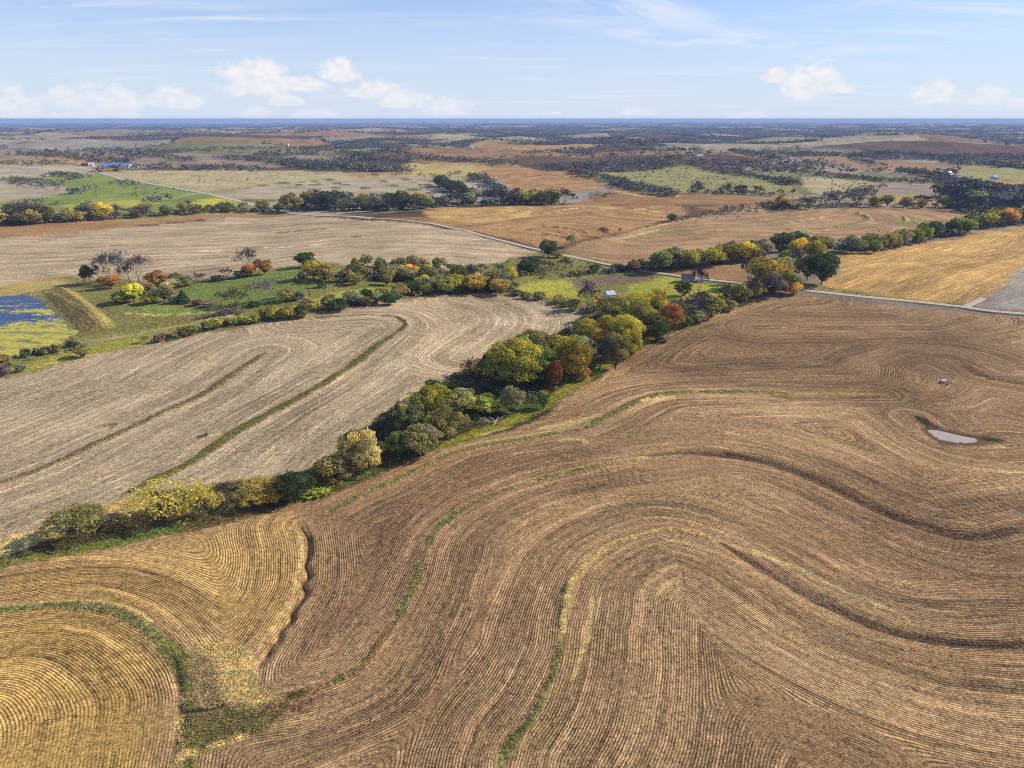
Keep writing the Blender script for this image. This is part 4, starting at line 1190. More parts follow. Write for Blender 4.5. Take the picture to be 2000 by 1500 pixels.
def px_size(p, hpx, wpx):
    g = ground([p])[0]
    _, _, dep = project(g[0], g[1], g[2])
    horiz = math.hypot(g[0], g[1]); ca = horiz / math.hypot(horiz, CAMZ - g[2])
    # a crown of width W seen from above adds about W*sin(dep) to its height in the picture
    W = wpx * dep / F
    H = (hpx * dep / F - .30 * W * math.sqrt(max(0, 1 - ca * ca))) / ca
    return g, max(H, .5), W

def T(x, y, hpx, wpx, kind, colr, label, **kw):
    g, H, W = px_size((x, y), hpx, wpx)
    if kind == 'bare': H *= 1.18
    # the base sits in the middle of the crown, so it is a little behind its nearest leaves
    return plant(g[0], g[1], H, W, kind, colr, label, hpx=hpx * 1.0, **kw)

# --- hero trees along the creek belt, near to far
T(152, 1052, 70, 92, 'open', 'olive', 'umbrella shaped olive tree standing alone at the near end of the creek', var=0)
T(328, 1012, 96, 120, 'sparse', 'yellow', 'broad bright yellow tree with grey branches, second from the near end of the creek', var=0)
T(398, 1005, 74, 72, 'sparse', 'yellow', 'slender leaning yellow tree just right of the broad yellow one', var=1)
T(352, 985, 30, 40, 'bare', 'grey', 'grey leafless thicket tree between the two bright yellow trees', var=1)
T(445, 985, 40, 46, 'bare', 'grey', 'grey tangled leafless tree between two yellow trees at the creek', var=2)
T(500, 985, 64, 74, 'sparse', 'yellow', 'pale yellow tree left of the dark green bushy tree at the creek', var=2)
T(532, 982, 46, 50, 'shrub', 'yg', 'yellow green shrub squeezed between yellow tree and dark green tree')
T(578, 980, 66, 76, 'leafy', 'dkgreen', 'dark green bushy tree beside the bright green weeds', var=0)
T(620, 965, 22, 60, 'shrub', 'lime', 'low bright green weedy bush right of the dark green tree')
T(655, 942, 62, 92, 'shrub', 'olive', 'dark olive bush at the left foot of the pale yellow willow')
T(702, 925, 96, 100, 'willow', 'pale', 'large pale cream and yellow willow at the bend of the creek', var=0)
T(778, 893, 56, 52, 'willow', 'green', 'dark green willow between the pale willow and the olive willow clump', var=1)
T(825, 888, 66, 84, 'willow', 'greygreen', 'grey green willow at the near edge of the olive clump', var=2)
T(866, 856, 66, 74, 'willow', 'olive', 'olive willow on the right side of the clump by the field edge', var=3)
T(792, 846, 70, 66, 'willow', 'greygreen', 'grey green willow on the left side of the olive clump', var=0)
T(836, 832, 84, 74, 'willow', 'olive', 'tall olive willow in the middle of the clump', var=1)
T(818, 806, 58, 62, 'sparse', 'yellow', 'yellow topped tree rising at the back left of the olive clump', var=3)
T(858, 795, 48, 50, 'willow', 'yg', 'yellow green willow behind the olive clump', var=2)
T(846, 770, 32, 46, 'shrub', 'dkgreen', 'dark green shrub at the far edge of the clump, by the bean field')
T(886, 770, 30, 30, 'shrub', 'green', 'small upright green shrub behind the arching yellow willow')
T(902, 806, 52, 70, 'willow', 'pale', 'arching yellow willow right of the olive clump', var=3)
T(948, 806, 42, 66, 'shrub', 'lime', 'spreading lime green bush right of the arching willow')
T(908, 842, 34, 22, 'open', 'olive', 'spindly little tree on the grass at the field edge', var=1)
T(1001, 808, 58, 52, 'leafy', 'greygreen', 'single round grey green tree standing in the grassy gap', var=1)
T(972, 770, 26, 60, 'shrub', 'dkgreen', 'dark green shrub in the shadow behind the single round tree')
T(1062, 800, 40, 28, 'tall', 'green', 'narrow green sapling right of the single round tree', var=0)
T(1006, 762, 112, 112, 'leafy', 'yg', 'largest yellow green cottonwood at the left end of the tall grove', var=2)
T(1058, 752, 84, 84, 'leafy', 'green', 'green cottonwood right of the largest one', var=3)
T(1050, 705, 66, 92, 'leafy', 'olive', 'rounded olive and gold tree behind the largest cottonwood', var=1)
T(970, 740, 62, 62, 'tall', 'dkgreen', 'shaded dark green tree at the left foot of the largest cottonwood', var=1)
T(925, 735, 36, 60, 'bare', 'rust', 'rusty leafless shrub tree in the long shadow left of the grove', var=0)
T(1082, 764, 62, 34, 'leafy', 'red', 'narrow red orange tree between two cottonwoods', var=0)
T(1116, 748, 92, 78, 'leafy', 'yg', 'yellow green cottonwood right of the narrow red tree', var=0)
T(1138, 744, 34, 32, 'shrub', 'orange', 'small orange bush at the right foot of a cottonwood')
T(1098, 706, 58, 62, 'leafy', 'yg', 'yellow green tree behind the narrow red tree', var=2)
T(1135, 706, 56, 66, 'tall', 'greygreen', 'pale grey green tree in the middle of the tall grove', var=2)
T(1168, 732, 66, 56, 'bare', 'greyd', 'dark grey twiggy tree in front of the grove at the field edge', var=3)
T(1102, 668, 30, 26, 'tall', 'dkgreen', 'small dark upright tree at the far left of the grove', var=3)
T(1148, 670, 52, 58, 'leafy', 'yg', 'yellow topped tree on the far side of the grove, above the small dark one', var=3)
T(1154, 655, 26, 22, 'shrub', 'orange', 'tiny orange crown showing between yellow green tree tops')
T(1172, 688, 50, 46, 'leafy', 'gold', 'gold and orange topped tree inside the grove', var=1)
T(1202, 722, 78, 56, 'leafy', 'olive', 'olive tree right of the dark twiggy tree', var=2)
T(1232, 700, 52, 44, 'leafy', 'yg', 'small yellow green tree at the right front of the grove', var=0)
T(1190, 668, 56, 62, 'leafy', 'yg', 'yellow green tree in the second row of the grove', var=1)
T(1222, 682, 72, 66, 'leafy', 'yg', 'bright yellow green tree at the right side of the grove', var=3)
T(1246, 648, 56, 60, 'leafy', 'olive', 'olive tree linking the grove to the upper trees', var=0)
T(1196, 628, 54, 76, 'leafy', 'olive', 'broad olive tree at the corner of the bean field', var=2)
T(1172, 604, 26, 34, 'shrub', 'rust', 'small rusty bush left of the white roofed shed')
T(1240, 618, 52, 70, 'leafy', 'yg', 'yellow green tree in front of the white roofed shed', var=3)
T(1278, 612, 54, 54, 'leafy', 'yg', 'bright yellow tree beside the orange red tree', var=1)
T(1264, 640, 46, 50, 'leafy', 'yg', 'yellow green tree below the bright yellow one', var=2)
T(1286, 664, 52, 52, 'leafy', 'dkgreen', 'dark olive tree standing by the pale field edge strip', var=3)
T(1310, 648, 60, 54, 'leafy', 'red', 'brilliant orange red tree in the upper belt', var=1)
T(1338, 640, 28, 26, 'shrub', 'green', 'small green shrub right of the orange red tree')
T(1296, 668, 18, 26, 'shrub', 'greygreen', 'low grey shrub on the field edge in front of the dark olive tree')
T(1352, 622, 50, 54, 'bare', 'grey', 'grey twiggy tree right of the orange red tree', var=1)
T(1362, 630, 30, 40, 'shrub', 'greygreen', 'grey green shrub in front of the grey twiggy tree')
T(1388, 618, 46, 58, 'shrub', 'olive', 'rounded olive grey bush midway along the upper belt')
T(1412, 606, 48, 52, 'bare', 'greyd', 'dark grey twiggy tree in the upper belt near the crossing', var=2)
T(1424, 608, 26, 30, 'shrub', 'greygreen', 'small grey green bush under the dark twiggy tree')
T(1442, 592, 40, 44, 'shrub', 'olive', 'olive bush in the upper belt just before the road trees')
T(1462, 590, 44, 44, 'bare', 'grey', 'grey twiggy bush tree just before the road trees', var=0)
T(1478, 588, 40, 18, 'tall', 'lime', 'thin light green tree by the tip of the field', var=2)
T(1146, 606, 50, 46, 'bare', 'greyd', 'grey leafless tree at the top corner of the bean field', var=0)
T(1120, 606, 26, 34, 'shrub', 'olive', 'olive shrub left of the grey leafless tree')
T(1160, 610, 26, 24, 'shrub', 'pale', 'pale shrub right of the grey leafless tree')
T(1362, 580, 50, 36, 'bare', 'greyd', 'gaunt leaning dead tree on the lawn below the dark house', var=3)
T(1334, 578, 30, 34, 'leafy', 'dkgreen', 'dark ragged tree beside the gaunt dead tree', var=3)
T(1374, 586, 18, 22, 'shrub', 'dkgreen', 'small dark shrub under the gaunt dead tree')
# road crossing clump
T(1486, 560, 62, 64, 'leafy', 'gold', 'tallest golden orange tree beside the road', var=0)
T(1518, 562, 56, 56, 'sparse', 'gold', 'second golden tree, more open, right of the tallest', var=0)
T(1462, 552, 42, 36, 'bare', 'brown', 'brown leafless tree on the left edge of the golden trees', var=1)
T(1478, 572, 32, 34, 'shrub', 'dkgreen', 'dark shrub under the tallest golden tree')
T(1506, 578, 50, 48, 'tall', 'greyd', 'dark grey leafy tree in front of the golden trees', var=1)
T(1534, 572, 46, 50, 'leafy', 'green', 'green tree right of the golden trees', var=1)
T(1548, 576, 28, 34, 'shrub', 'gold', 'small yellow orange bush where the road comes out')
T(1530, 545, 46, 52, 'leafy', 'greygreen', 'grey green tree behind the golden trees', var=3)
T(1560, 535, 52, 56, 'bare', 'bluegr', 'blue grey twiggy tree above the road gap', var=2)
T(1604, 556, 66, 62, 'leafy', 'dkgreen', 'large dark green tree at the corner of the golden field', var=2)
T(1576, 548, 52, 48, 'leafy', 'green', 'green tree left of the large dark corner tree', var=0)
T(1618, 520, 26, 26, 'shrub', 'rust', 'rust red bush at the edge of the golden field')
T(1590, 515, 48, 46, 'leafy', 'yg', 'yellow green tree above the corner trees', var=1)
T(1560, 505, 42, 46, 'leafy', 'yg', 'yellow green tree in the middle of the corner wood', var=3)
T(1526, 492, 40, 52, 'leafy', 'dkgreen', 'dark green tree at the left point of the corner wood', var=3)
T(1556, 484, 34, 44, 'leafy', 'dkgreen', 'dark green tree at the top of the corner wood', var=1)
T(1504, 486, 14, 26, 'shrub', 'dkgreen', 'low dark bush at the very tip of the corner wood')
T(1600, 492, 34, 46, 'leafy', 'olive', 'olive tree on the right shoulder of the corner wood', var=0)
T(1536, 520, 34, 40, 'leafy', 'green', 'green tree at the lower left of the corner wood', var=2)

# --- the pasture round the pond
T(163, 698, 29, 38, 'leafy', 'olive', 'single olive tree on the fence line below the pond', var=2)
T(283, 668, 14, 16, 'open', 'olive', 'tiny tree on the fence line right of the pond')
T(140, 700, 6, 8, 'shrub', 'olive', 'tiny bush just left of the single fence line tree')
for i, (x, y, h, w_, k, c) in enumerate([(8, 734, 26, 34, 'shrub', 'grey'), (24, 730, 22, 26, 'bare', 'grey'), (42, 726, 16, 22, 'shrub', 'greygreen')]):
    T(x, y, h, w_, k, c, ['leftmost grey bush at the left edge, beside the pale field', 'grey leafless bush between two others at the left edge', 'grey green bush right of the leafless one at the left edge'][i])
past = [(165, 555, 26, 22, 'open', 'dkgreen', 'small dark tree at the left end of the pasture grove'),
 (178, 556, 40, 30, 'open', 'dkgreen', 'dark green open tree on the left of the pasture grove'),
 (196, 555, 34, 26, 'bare', 'greyd', 'dark leafless tree second in the pasture grove'),
 (212, 552, 52, 42, 'bare', 'grey', 'tall grey leafless tree, leftmost of the three in the pasture grove'),
 (236, 550, 54, 44, 'bare', 'paleg', 'tall grey leafless tree, middle of the three in the pasture grove'),
 (272, 551, 48, 44, 'bare', 'grey', 'tall grey leafless tree, rightmost of the three in the pasture grove'),
 (254, 552, 34, 34, 'bare', 'brown', 'shorter brown leafless tree between the tall ones in the pasture grove'),
 (216, 563, 28, 46, 'leafy', 'orange', 'bright orange tree below the tall leafless trees'),
 (308, 558, 32, 50, 'leafy', 'rust', 'russet orange tree right of the tall leafless trees'),
 (326, 566, 18, 26, 'shrub', 'pale', 'pale yellow bush at the foot of the russet tree'),
 (262, 590, 40, 46, 'leafy', 'yg', 'yellow green tree in front of the orange tree'),
 (238, 593, 26, 40, 'shrub', 'olive', 'olive bush at the lower left of the pasture grove'),
 (294, 594, 24, 32, 'shrub', 'yg', 'yellow green bush at the bottom of the pasture grove'),
 (300, 572, 16, 14, 'leafy', 'gold', 'small golden tree top in the pasture grove'),
 (322, 590, 36, 42, 'leafy', 'greygreen', 'grey green tree at the lower right of the pasture grove'),
 (276, 574, 22, 40, 'shrub', 'greyd', 'dark bush inside the pasture grove'),
 (358, 592, 26, 26, 'cedar', 'dkgreen', 'dark cedar on the lawn right of the pasture grove'),
 (340, 592, 16, 24, 'shrub', 'greygreen', 'grey green bush between the grove and the cedar'),
 (387, 596, 13, 22, 'shrub', 'brown', 'small brown brush right of the dark cedar'),
 (349, 558, 27, 34, 'open', 'green', 'small green tree alone on the far edge of the lawn'),
 (366, 558, 15, 22, 'shrub', 'olive', 'olive bush right of the small green lawn tree'),
 (388, 552, 18, 30, 'bare', 'grey', 'low grey leafless tree on the far edge of the lawn'),
 (432, 596, 24, 36, 'bare', 'brown', 'brown leafless tree at the near edge of the lawn'),
 (462, 597, 34, 46, 'bare', 'pale', 'pale leafless tree at the near edge of the lawn'),
 (404, 600, 10, 26, 'shrub', 'grey', 'low grey bush at the near edge of the lawn'),
 (498, 598, 12, 30, 'shrub', 'dkgreen', 'low dark bush left of the round silver grey tree'),
 (524, 592, 44, 64, 'bare', 'paleg', 'round silver grey leafless tree at the end of the lawn'),
 (560, 588, 27, 38, 'leafy', 'olive', 'olive tree right of the round silver grey tree'),
 (582, 586, 18, 28, 'shrub', 'greyd', 'dark bush right of the silver grey tree'),
 (604, 578, 46, 42, 'bare', 'brown', 'brown and yellow twiggy tree at the right end of the lawn'),
 (628, 562, 20, 18, 'cedar', 'dkgreen', 'small dark cedar right of the brown twiggy tree'),
 (428, 548, 12, 30, 'shrub', 'greyd', 'low purple grey bush behind the lawn, left of a second one'),
 (450, 545, 20, 30, 'bare', 'grey', 'grey leafless bush behind the lawn'),
 (470, 542, 16, 30, 'shrub', 'greyd', 'dark bush left of the orange pair behind the lawn'),
 (482, 540, 48, 36, 'bare', 'grey', 'tall grey leafless tree above the orange pair behind the lawn'),
 (488, 540, 26, 28, 'leafy', 'orange', 'orange tree on the left of the pair behind the lawn'),
 (518, 536, 30, 32, 'leafy', 'orange', 'orange tree on the right of the pair behind the lawn'),
 (505, 536, 26, 24, 'bare', 'brown', 'brown leafless tree between the orange pair'),
 (597, 522, 33, 42, 'leafy', 'dkgreen', 'round dark green tree standing above the lawn corner'),
 (614, 545, 40, 42, 'leafy', 'yg', 'yellow green tree below the round dark tree'),
 (636, 546, 34, 34, 'leafy', 'gold', 'golden olive tree second below the round dark tree')]
for (x, y, h, w_, k, c, lb) in past: T(x, y, h, w_, k, c, lb)
# single trees in the middle distance
T(1071, 503, 36, 42, 'leafy', 'dkgreen', 'dark round tree standing right on the road side')
T(1088, 504, 14, 22, 'shrub', 'olive', 'low bush at the right foot of the dark roadside tree')
T(1117, 482, 26, 20, 'open', 'greygreen', 'thin grey green tree across the road from the dark roadside tree')
T(1180, 463, 17, 22, 'bare', 'greyd', 'small round leafless tree in the gully of the tan field')
T(1211, 457, 12, 8, 'open', 'rust', 'tiny rust coloured tree in the gully of the tan field')
T(1312, 432, 15, 22, 'leafy', 'dkgreen', 'dark bush tree at the left corner of the tan contoured field')
T(1101, 400, 28, 36, 'bare', 'greyd', 'single leafless tree at the right end of the creek woods')

ORD = ['first', 'second', 'third', 'fourth', 'fifth', 'sixth', 'seventh', 'eighth', 'ninth', 'tenth', 'eleventh', 'twelfth', 'thirteenth', 'fourteenth', 'fifteenth',
       'sixteenth', 'seventeenth', 'eighteenth', 'nineteenth', 'twentieth']
def ordw(i):
    if i < 20: return ORD[i]
    tens = {2: 'twenty', 3: 'thirty', 4: 'forty', 5: 'fifty'}
    t, u = divmod(i + 1, 10)
    if u == 0: return {3: 'thirtieth', 4: 'fortieth', 5: 'fiftieth', 6: 'sixtieth'}[t]
    return tens[t] + '-' + ORD[u - 1]
UNDER = []
def belt(px, n_, h, mixk, where, group, spread=4.0, wr=(.9, 1.4)):
    """a row of single trees between pixel points; mixk: list of (kind, colour, weight)"""
    L = darr(px); seg = np.sqrt(((L[1:] - L[:-1]) ** 2).sum(1)); cum = np.concatenate([[0], np.cumsum(seg)])
    pxa = np.array(px, float); items = []
    wt = np.array([m_[2] for m_ in mixk], float); wt /= wt.sum()
    for i in range(n_):
        # even spacing in the picture's own perspective: interpolate in pixels
        t = (i + .5 + rng.uniform(-.35, .35)) / n_ * (len(px) - 1)
        a = min(int(t), len(px) - 2); f = t - a
        p = pxa[a] * (1 - f) + pxa[a + 1] * f
        hp = h[0] + (h[1] - h[0]) * rng.random()
        if len(h) > 2: hp *= h[2] + (h[3] - h[2]) * i / n_
        items.append((p, hp, mixk[rng.choice(len(mixk), p=wt)]))
    UNDER.append((px, h, n_))
    items.sort(key=lambda q: q[0][0])
    for i, (p, hp, (k, c, _)) in enumerate(items):
        wk_ = rng.uniform(*wr)
        g, H, W = px_size(tuple(p), hp, hp * wk_)
        gx = g[0] + rng.normal(0, spread); gy = g[1] + rng.normal(0, spread * 1.4)
        plant(gx, gy, H, W, k, c, f'{WORD[c]} {KW[k]}, {ordw(i)} from left {where}', group, hpx=hp)

belt([(1262, 526), (1330, 522), (1400, 516), (1460, 508), (1490, 500)], 15, (32, 44), [('leafy', 'green', 3), ('leafy', 'olive', 3), ('leafy', 'greygreen', 2), ('shrub', 'brown', 1), ('leafy', 'yg', 1), ('leafy', 'rust', .2), ('bare', 'grey', 1)],
     'in row above small orange field', 'trees in the row above the small orange field', 3)
belt([(1630, 492), (1700, 491), (1752, 485), (1800, 470), (1850, 460), (1905, 447)], 20, (28, 38), [('leafy', 'olive', 3), ('leafy', 'greygreen', 3), ('bare', 'greyd', 2), ('leafy', 'green', 2), ('tall', 'dkgreen', 1)],
     'along top of golden field', 'trees along the top of the golden field', 4)
belt([(1905, 448), (1960, 442), (2010, 436)], 9, (26, 36), [('leafy', 'olive', 2), ('bare', 'brown', 2), ('leafy', 'gold', 1), ('bare', 'greyd', 2)],
     'in far right golden field hedge', 'trees at the right end of the golden field hedge', 4)
belt([(655, 548), (720, 548), (790, 547), (850, 545)], 13, (24, 34), [('leafy', 'olive', 3), ('leafy', 'gold', 1.2), ('leafy', 'greygreen', 2), ('shrub', 'brown', 1), ('leafy', 'dkgreen', 1)],
     'in thicket beyond yellow grass', 'trees in the thicket beyond the yellow grass', 4)
belt([(692, 536), (740, 534), (800, 534), (830, 536), (870, 534)], 9, (30, 38), [('tall', 'olive', 3), ('open', 'olive', 2), ('tall', 'greygreen', 2)],
     'in back row against pale field', 'trees in the back row against the pale field', 4, (.6, .9))
belt([(840, 566), (880, 572), (930, 570), (975, 568), (1000, 560)], 13, (30, 40), [('leafy', 'yg', 3), ('leafy', 'olive', 3), ('leafy', 'greygreen', 2)],
     'at top bend of bean field', 'trees at the top bend of the bean field', 5)
belt([(880, 548), (930, 544), (985, 545), (1040, 535), (1060, 530)], 12, (20, 32), [('leafy', 'olive', 3), ('leafy', 'greygreen', 2), ('bare', 'grey', 2), ('shrub', 'dkgreen', 2)],
     'in loose wood below road', 'trees scattered in the wood below the road', 7)
belt([(1110, 542), (1150, 536), (1200, 532), (1240, 530)], 12, (10, 17), [('shrub', 'greyd', 3), ('shrub', 'dkgreen', 2), ('shrub', 'olive', 2)],
     'in hedge above brown patch', 'shrubs in the hedge above the brown patch', 2)
belt([(1244, 527), (1262, 528), (1285, 530)], 4, (16, 24), [('shrub', 'olive', 2), ('shrub', 'brown', 1)], 'by road left of tree row', 'shrubs by the road left of the tree row', 3)
belt([(1000, 576), (1040, 582), (1080, 590), (1112, 597)], 11, (13, 20), [('shrub', 'olive', 3), ('shrub', 'yg', 2), ('shrub', 'greygreen', 2)],
     'in low hedge beside bean field bend', 'shrubs in the low hedge right of the top bend', 2)
belt([(305, 666), (360, 655), (420, 641), (480, 631), (540, 622)], 20, (12, 22, .8, 1.2), [('shrub', 'olive', 3), ('shrub', 'dkgreen', 2), ('shrub', 'yg', 1.5), ('shrub', 'brown', 1)],
     'in low end of long hedgerow', 'shrubs in the low end of the long hedgerow', 2)
belt([(545, 621), (600, 612), (650, 603), (690, 595), (740, 588), (800, 578), (850, 571)], 24, (20, 30), [('shrub', 'olive', 3), ('shrub', 'dkgreen', 1.5), ('leafy', 'greygreen', 2), ('leafy', 'olive', 2), ('shrub', 'yg', 1.5)],
     'in tall end of long hedgerow', 'shrubs and trees in the tall end of the long hedgerow', 3)
belt([(0, 708), (40, 702), (70, 693), (110, 685), (150, 682)], 11, (11, 19), [('shrub', 'dkgreen', 3), ('shrub', 'greyd', 2), ('shrub', 'olive', 1)],
     'on near bank of pond', 'shrubs on the near bank of the pond', 2)
belt([(-10, 436), (40, 438), (90, 436), (150, 432), (226, 428)], 22, (26, 46, 1.1, .72), [('leafy', 'olive', 3), ('bare', 'grey', 3), ('leafy', 'greygreen', 2), ('leafy', 'dkgreen', 1), ('leafy', 'yg', .6)],
     'in left belt behind pale field', 'trees in the left belt behind the pale field', 8)
belt([(235, 425), (300, 422), (370, 416), (450, 414), (540, 412)], 22, (15, 24), [('bare', 'grey', 3), ('leafy', 'olive', 3), ('bare', 'brown', 2), ('leafy', 'greygreen', 1)],
     'in thin belt left of road', 'trees in the thin belt left of the road bend', 6)
belt([(575, 409), (620, 410), (670, 411), (720, 409), (770, 410), (825, 408)], 24, (24, 38), [('bare', 'bluegr', 3), ('bare', 'grey', 3), ('leafy', 'olive', 2), ('leafy', 'greygreen', 2), ('leafy', 'dkgreen', 1)],
     'in creek woods beyond road', 'trees in the creek woods beyond the road', 9)
belt([(835, 406), (870, 404), (925, 400)], 10, (22, 28), [('bare', 'bluegr', 3), ('leafy', 'greygreen', 2), ('bare', 'grey', 2)],
     'in narrow belt beside golden rise', 'trees in the narrow belt left of the golden rise', 6)
belt([(935, 402), (980, 400), (1030, 400), (1080, 400)], 16, (24, 34), [('bare', 'grey', 3), ('bare', 'bluegr', 2), ('leafy', 'olive', 2), ('leafy', 'dkgreen', 1)],
     'in woods behind golden rise', 'trees in the woods behind the golden rise', 8)
belt([(850, 366), (880, 372), (905, 380), (930, 388)], 11, (20, 26), [('leafy', 'dkgreen', 3), ('leafy', 'olive', 2), ('bare', 'brown', 1)],
     'in dark clump among grey fields', 'trees in the dark clump among grey fields', 8)
belt([(1500, 409), (1560, 408), (1640, 405), (1720, 404), (1800, 404), (1870, 408)], 24, (16, 26), [('bare', 'grey', 3), ('bare', 'brown', 2), ('leafy', 'olive', 2), ('bare', 'bluegr', 2), ('leafy', 'gold', .5)],
     'behind tan contoured field', 'trees along the far edge of the tan contoured field', 7)
belt([(1858, 404), (1890, 412), (1930, 420), (1975, 424)], 14, (28, 46), [('bare', 'bluegr', 4), ('bare', 'grey', 2), ('leafy', 'pale', 1), ('leafy', 'greygreen', 1)],
     'in blue grey right wood', 'trees in the blue grey wood at the right', 14)
belt([(1352, 378), (1400, 380), (1440, 379), (1480, 382), (1545, 386)], 13, (13, 25), [('bare', 'brown', 3), ('bare', 'grey', 3)],
     'in bare row on pasture hill', 'trees in the bare row on the pasture hill', 5)
print('trees', cnt_tree[0], 'protos', len(PROTO), 'tris', sum(len(m_.polygons) * 2 for c_ in PROTO.values() for m_ in c_))

# ------------------------------------------------------------------ far woods (past counting)
def blob_template(r, n_leaf, size):
    (V, Q, t, h), _ = crown_lobes(r, n_leaf, n_lobes=7, lo=.0, size=size, lobe_r=(.18, .28))
    return V, t
def far_woods(name, pts, cols, label, n_leaf, size, kinds=5):
    """pts: x,y,W,H"""
    r = np.random.default_rng(5)
    tpl = [blob_template(r, n_leaf, size) for _ in range(kinds)]
    Vs = []; Ts = []; Cs = []
    k = r.integers(0, kinds, len(pts)); a = r.random(len(pts)) * 6.283
    z = terr_z(pts[:, 0], pts[:, 1])
    for q in range(kinds):
        i = np.nonzero(k == q)[0]
        V, t = tpl[q]
        c, s = np.cos(a[i])[:, None], np.sin(a[i])[:, None]
        x = (V[None, :, 0] * c - V[None, :, 1] * s) * pts[i, 2:3] + pts[i, 0:1]
        y = (V[None, :, 0] * s + V[None, :, 1] * c) * pts[i, 2:3] + pts[i, 1:2]
        zz = V[None, :, 2] * pts[i, 3:4] + z[i][:, None] - .3
        Vs.append(np.stack([x, y, zz], -1).reshape(-1, 3)); Ts.append(np.tile(t, len(i)))
        Cs.append(np.repeat(cols[i], len(V), axis=0))
    V = np.concatenate(Vs); Q = np.arange(len(V)).reshape(-1, 4)
    print(name, len(Q) * 2, 'tris')
    return link(name, make_mesh(name, V, Q, M_far, dict(tone=np.concatenate(Ts), tint=np.concatenate(Cs))), kind='stuff', label=label, category='trees')
def far_material():
    m, n = new_mat('far_foliage')
    k = n.math('MULTIPLY_ADD', n.attr('tone'), 1.9, .6)
    c = n.vmath('SCALE', n.attr('tint', 'Color'), scale=k)
    d = n.node('ShaderNodeBsdfDiffuse'); n.l.new(c, d.inputs[0])
    t = n.node('ShaderNodeBsdfTranslucent'); n.l.new(c, t.inputs[0])
    mx = n.node('ShaderNodeMixShader'); mx.inputs[0].default_value = .2
    n.l.new(d.outputs[0], mx.inputs[1]); n.l.new(t.outputs[0], mx.inputs[2])
    o = n.node('ShaderNodeOutputMaterial'); n.l.new(mx.outputs[0], o.inputs[0])
    return m
M_far = far_material()
FC = np.array([LC[k] for k in ('grey', 'bluegr', 'olive', 'brown', 'greygreen', 'dkgreen', 'greyd', 'olive', 'gold')])
def far_cols(n_, w_=None):
    p = np.array([3, 3, 2.4, 2, 2, 1.2, 2, 1.5, .35]) if w_ is None else np.array(w_, float); p = p / p.sum()
    return FC[rng.choice(len(FC), n_, p=p)] * (1 + .15 * rng.normal(0, 1, (n_, 1))).clip(.6, 1.5)
# traced belts in the middle distance
lines_px = [([(20, 352), (60, 357), (115, 364)], 9, 60), ([(100, 344), (125, 343), (160, 350)], 9, 30), ([(40, 302), (120, 306), (200, 314), (250, 318)], 9, 170), ([(-20, 321), (60, 320), (120, 321)], 7, 70),
 ([(170, 294), (260, 298), (340, 298), (430, 292), (540, 291), (660, 295)], 6, 260), ([(292, 305), (340, 310), (385, 316)], 9, 60), ([(440, 310), (500, 312), (560, 320), (670, 333)], 9, 160),
 ([(560, 320), (620, 326), (680, 328), (760, 336)], 12, 200), ([(660, 300), (740, 312), (800, 318)], 9, 120), ([(740, 296), (830, 310), (915, 316), (1010, 323)], 8, 190), ([(735, 318), (780, 330), (800, 336)], 7, 70),
 ([(1045, 326), (1130, 326), (1190, 322), (1250, 318), (1330, 308)], 9, 200), ([(1020, 300), (1100, 296), (1180, 293)], 5, 80), ([(1060, 330), (1110, 336), (1150, 340)], 6, 60), ([(1110, 338), (1160, 346), (1210, 358), (1240, 366)], 12, 90),
 ([(1200, 360), (1240, 370), (1280, 378), (1310, 384)], 17, 60), ([(1435, 300), (1500, 300), (1600, 303), (1700, 306)], 7, 160), ([(1380, 335), (1430, 340), (1480, 348), (1540, 360)], 9, 110), ([(1510, 352), (1530, 356), (1548, 362)], 13, 24),
 ([(1490, 332), (1560, 338), (1640, 346), (1720, 354), (1850, 360)], 9, 190), ([(1650, 310), (1690, 318), (1720, 326)], 9, 40), ([(1700, 301), (1790, 304), (1900, 312), (2010, 332)], 8, 220), ([(1780, 310), (1880, 318), (2010, 328)], 7, 110),
 ([(1570, 398), (1600, 392), (1650, 385), (1720, 362)], 7, 70), ([(1620, 385), (1680, 380), (1700, 376)], 10, 50), ([(1762, 338), (1800, 342), (1850, 350)], 13, 60), ([(1850, 356), (1880, 366), (1930, 372), (2010, 376)], 16, 130),
 ([(1850, 385), (1900, 398), (1950, 400), (2010, 392)], 26, 110), ([(1880, 370), (1940, 380), (2010, 384)], 22, 90), ([(915, 345), (940, 356), (965, 368), (985, 380)], 15, 55), ([(985, 384), (1040, 384), (1090, 380)], 10, 40),
 ([(1150, 384), (1200, 380), (1150, 392)], 6, 20), ([(575, 402), (650, 400), (760, 398), (820, 402)], 20, 60), ([(1340, 428), (1400, 422), (1420, 418)], 7, 14), ([(1410, 415), (1440, 412), (1470, 410)], 11, 18), ([(1480, 408), (1510, 406), (1530, 404)], 14, 14),
 ([(240, 336), (290, 337), (330, 334)], 2.5, 26), ([(700, 342), (760, 340), (795, 340)], 4, 30), ([(820, 345), (830, 344)], 8, 3), ([(868, 343), (895, 342)], 7, 8), ([(840, 344), (852, 344)], 7, 4), ([(215, 360), (238, 358), (250, 366)], 9, 14),
 ([(140, 378), (158, 376), (175, 378)], 11, 12), ([(130, 352), (150, 350)], 9, 6), ([(293, 396), (312, 395)], 14, 8), ([(95, 396), (130, 398), (170, 402)], 4, 16), ([(90, 366), (118, 372)], 5, 8)]
pts = []; cl = []
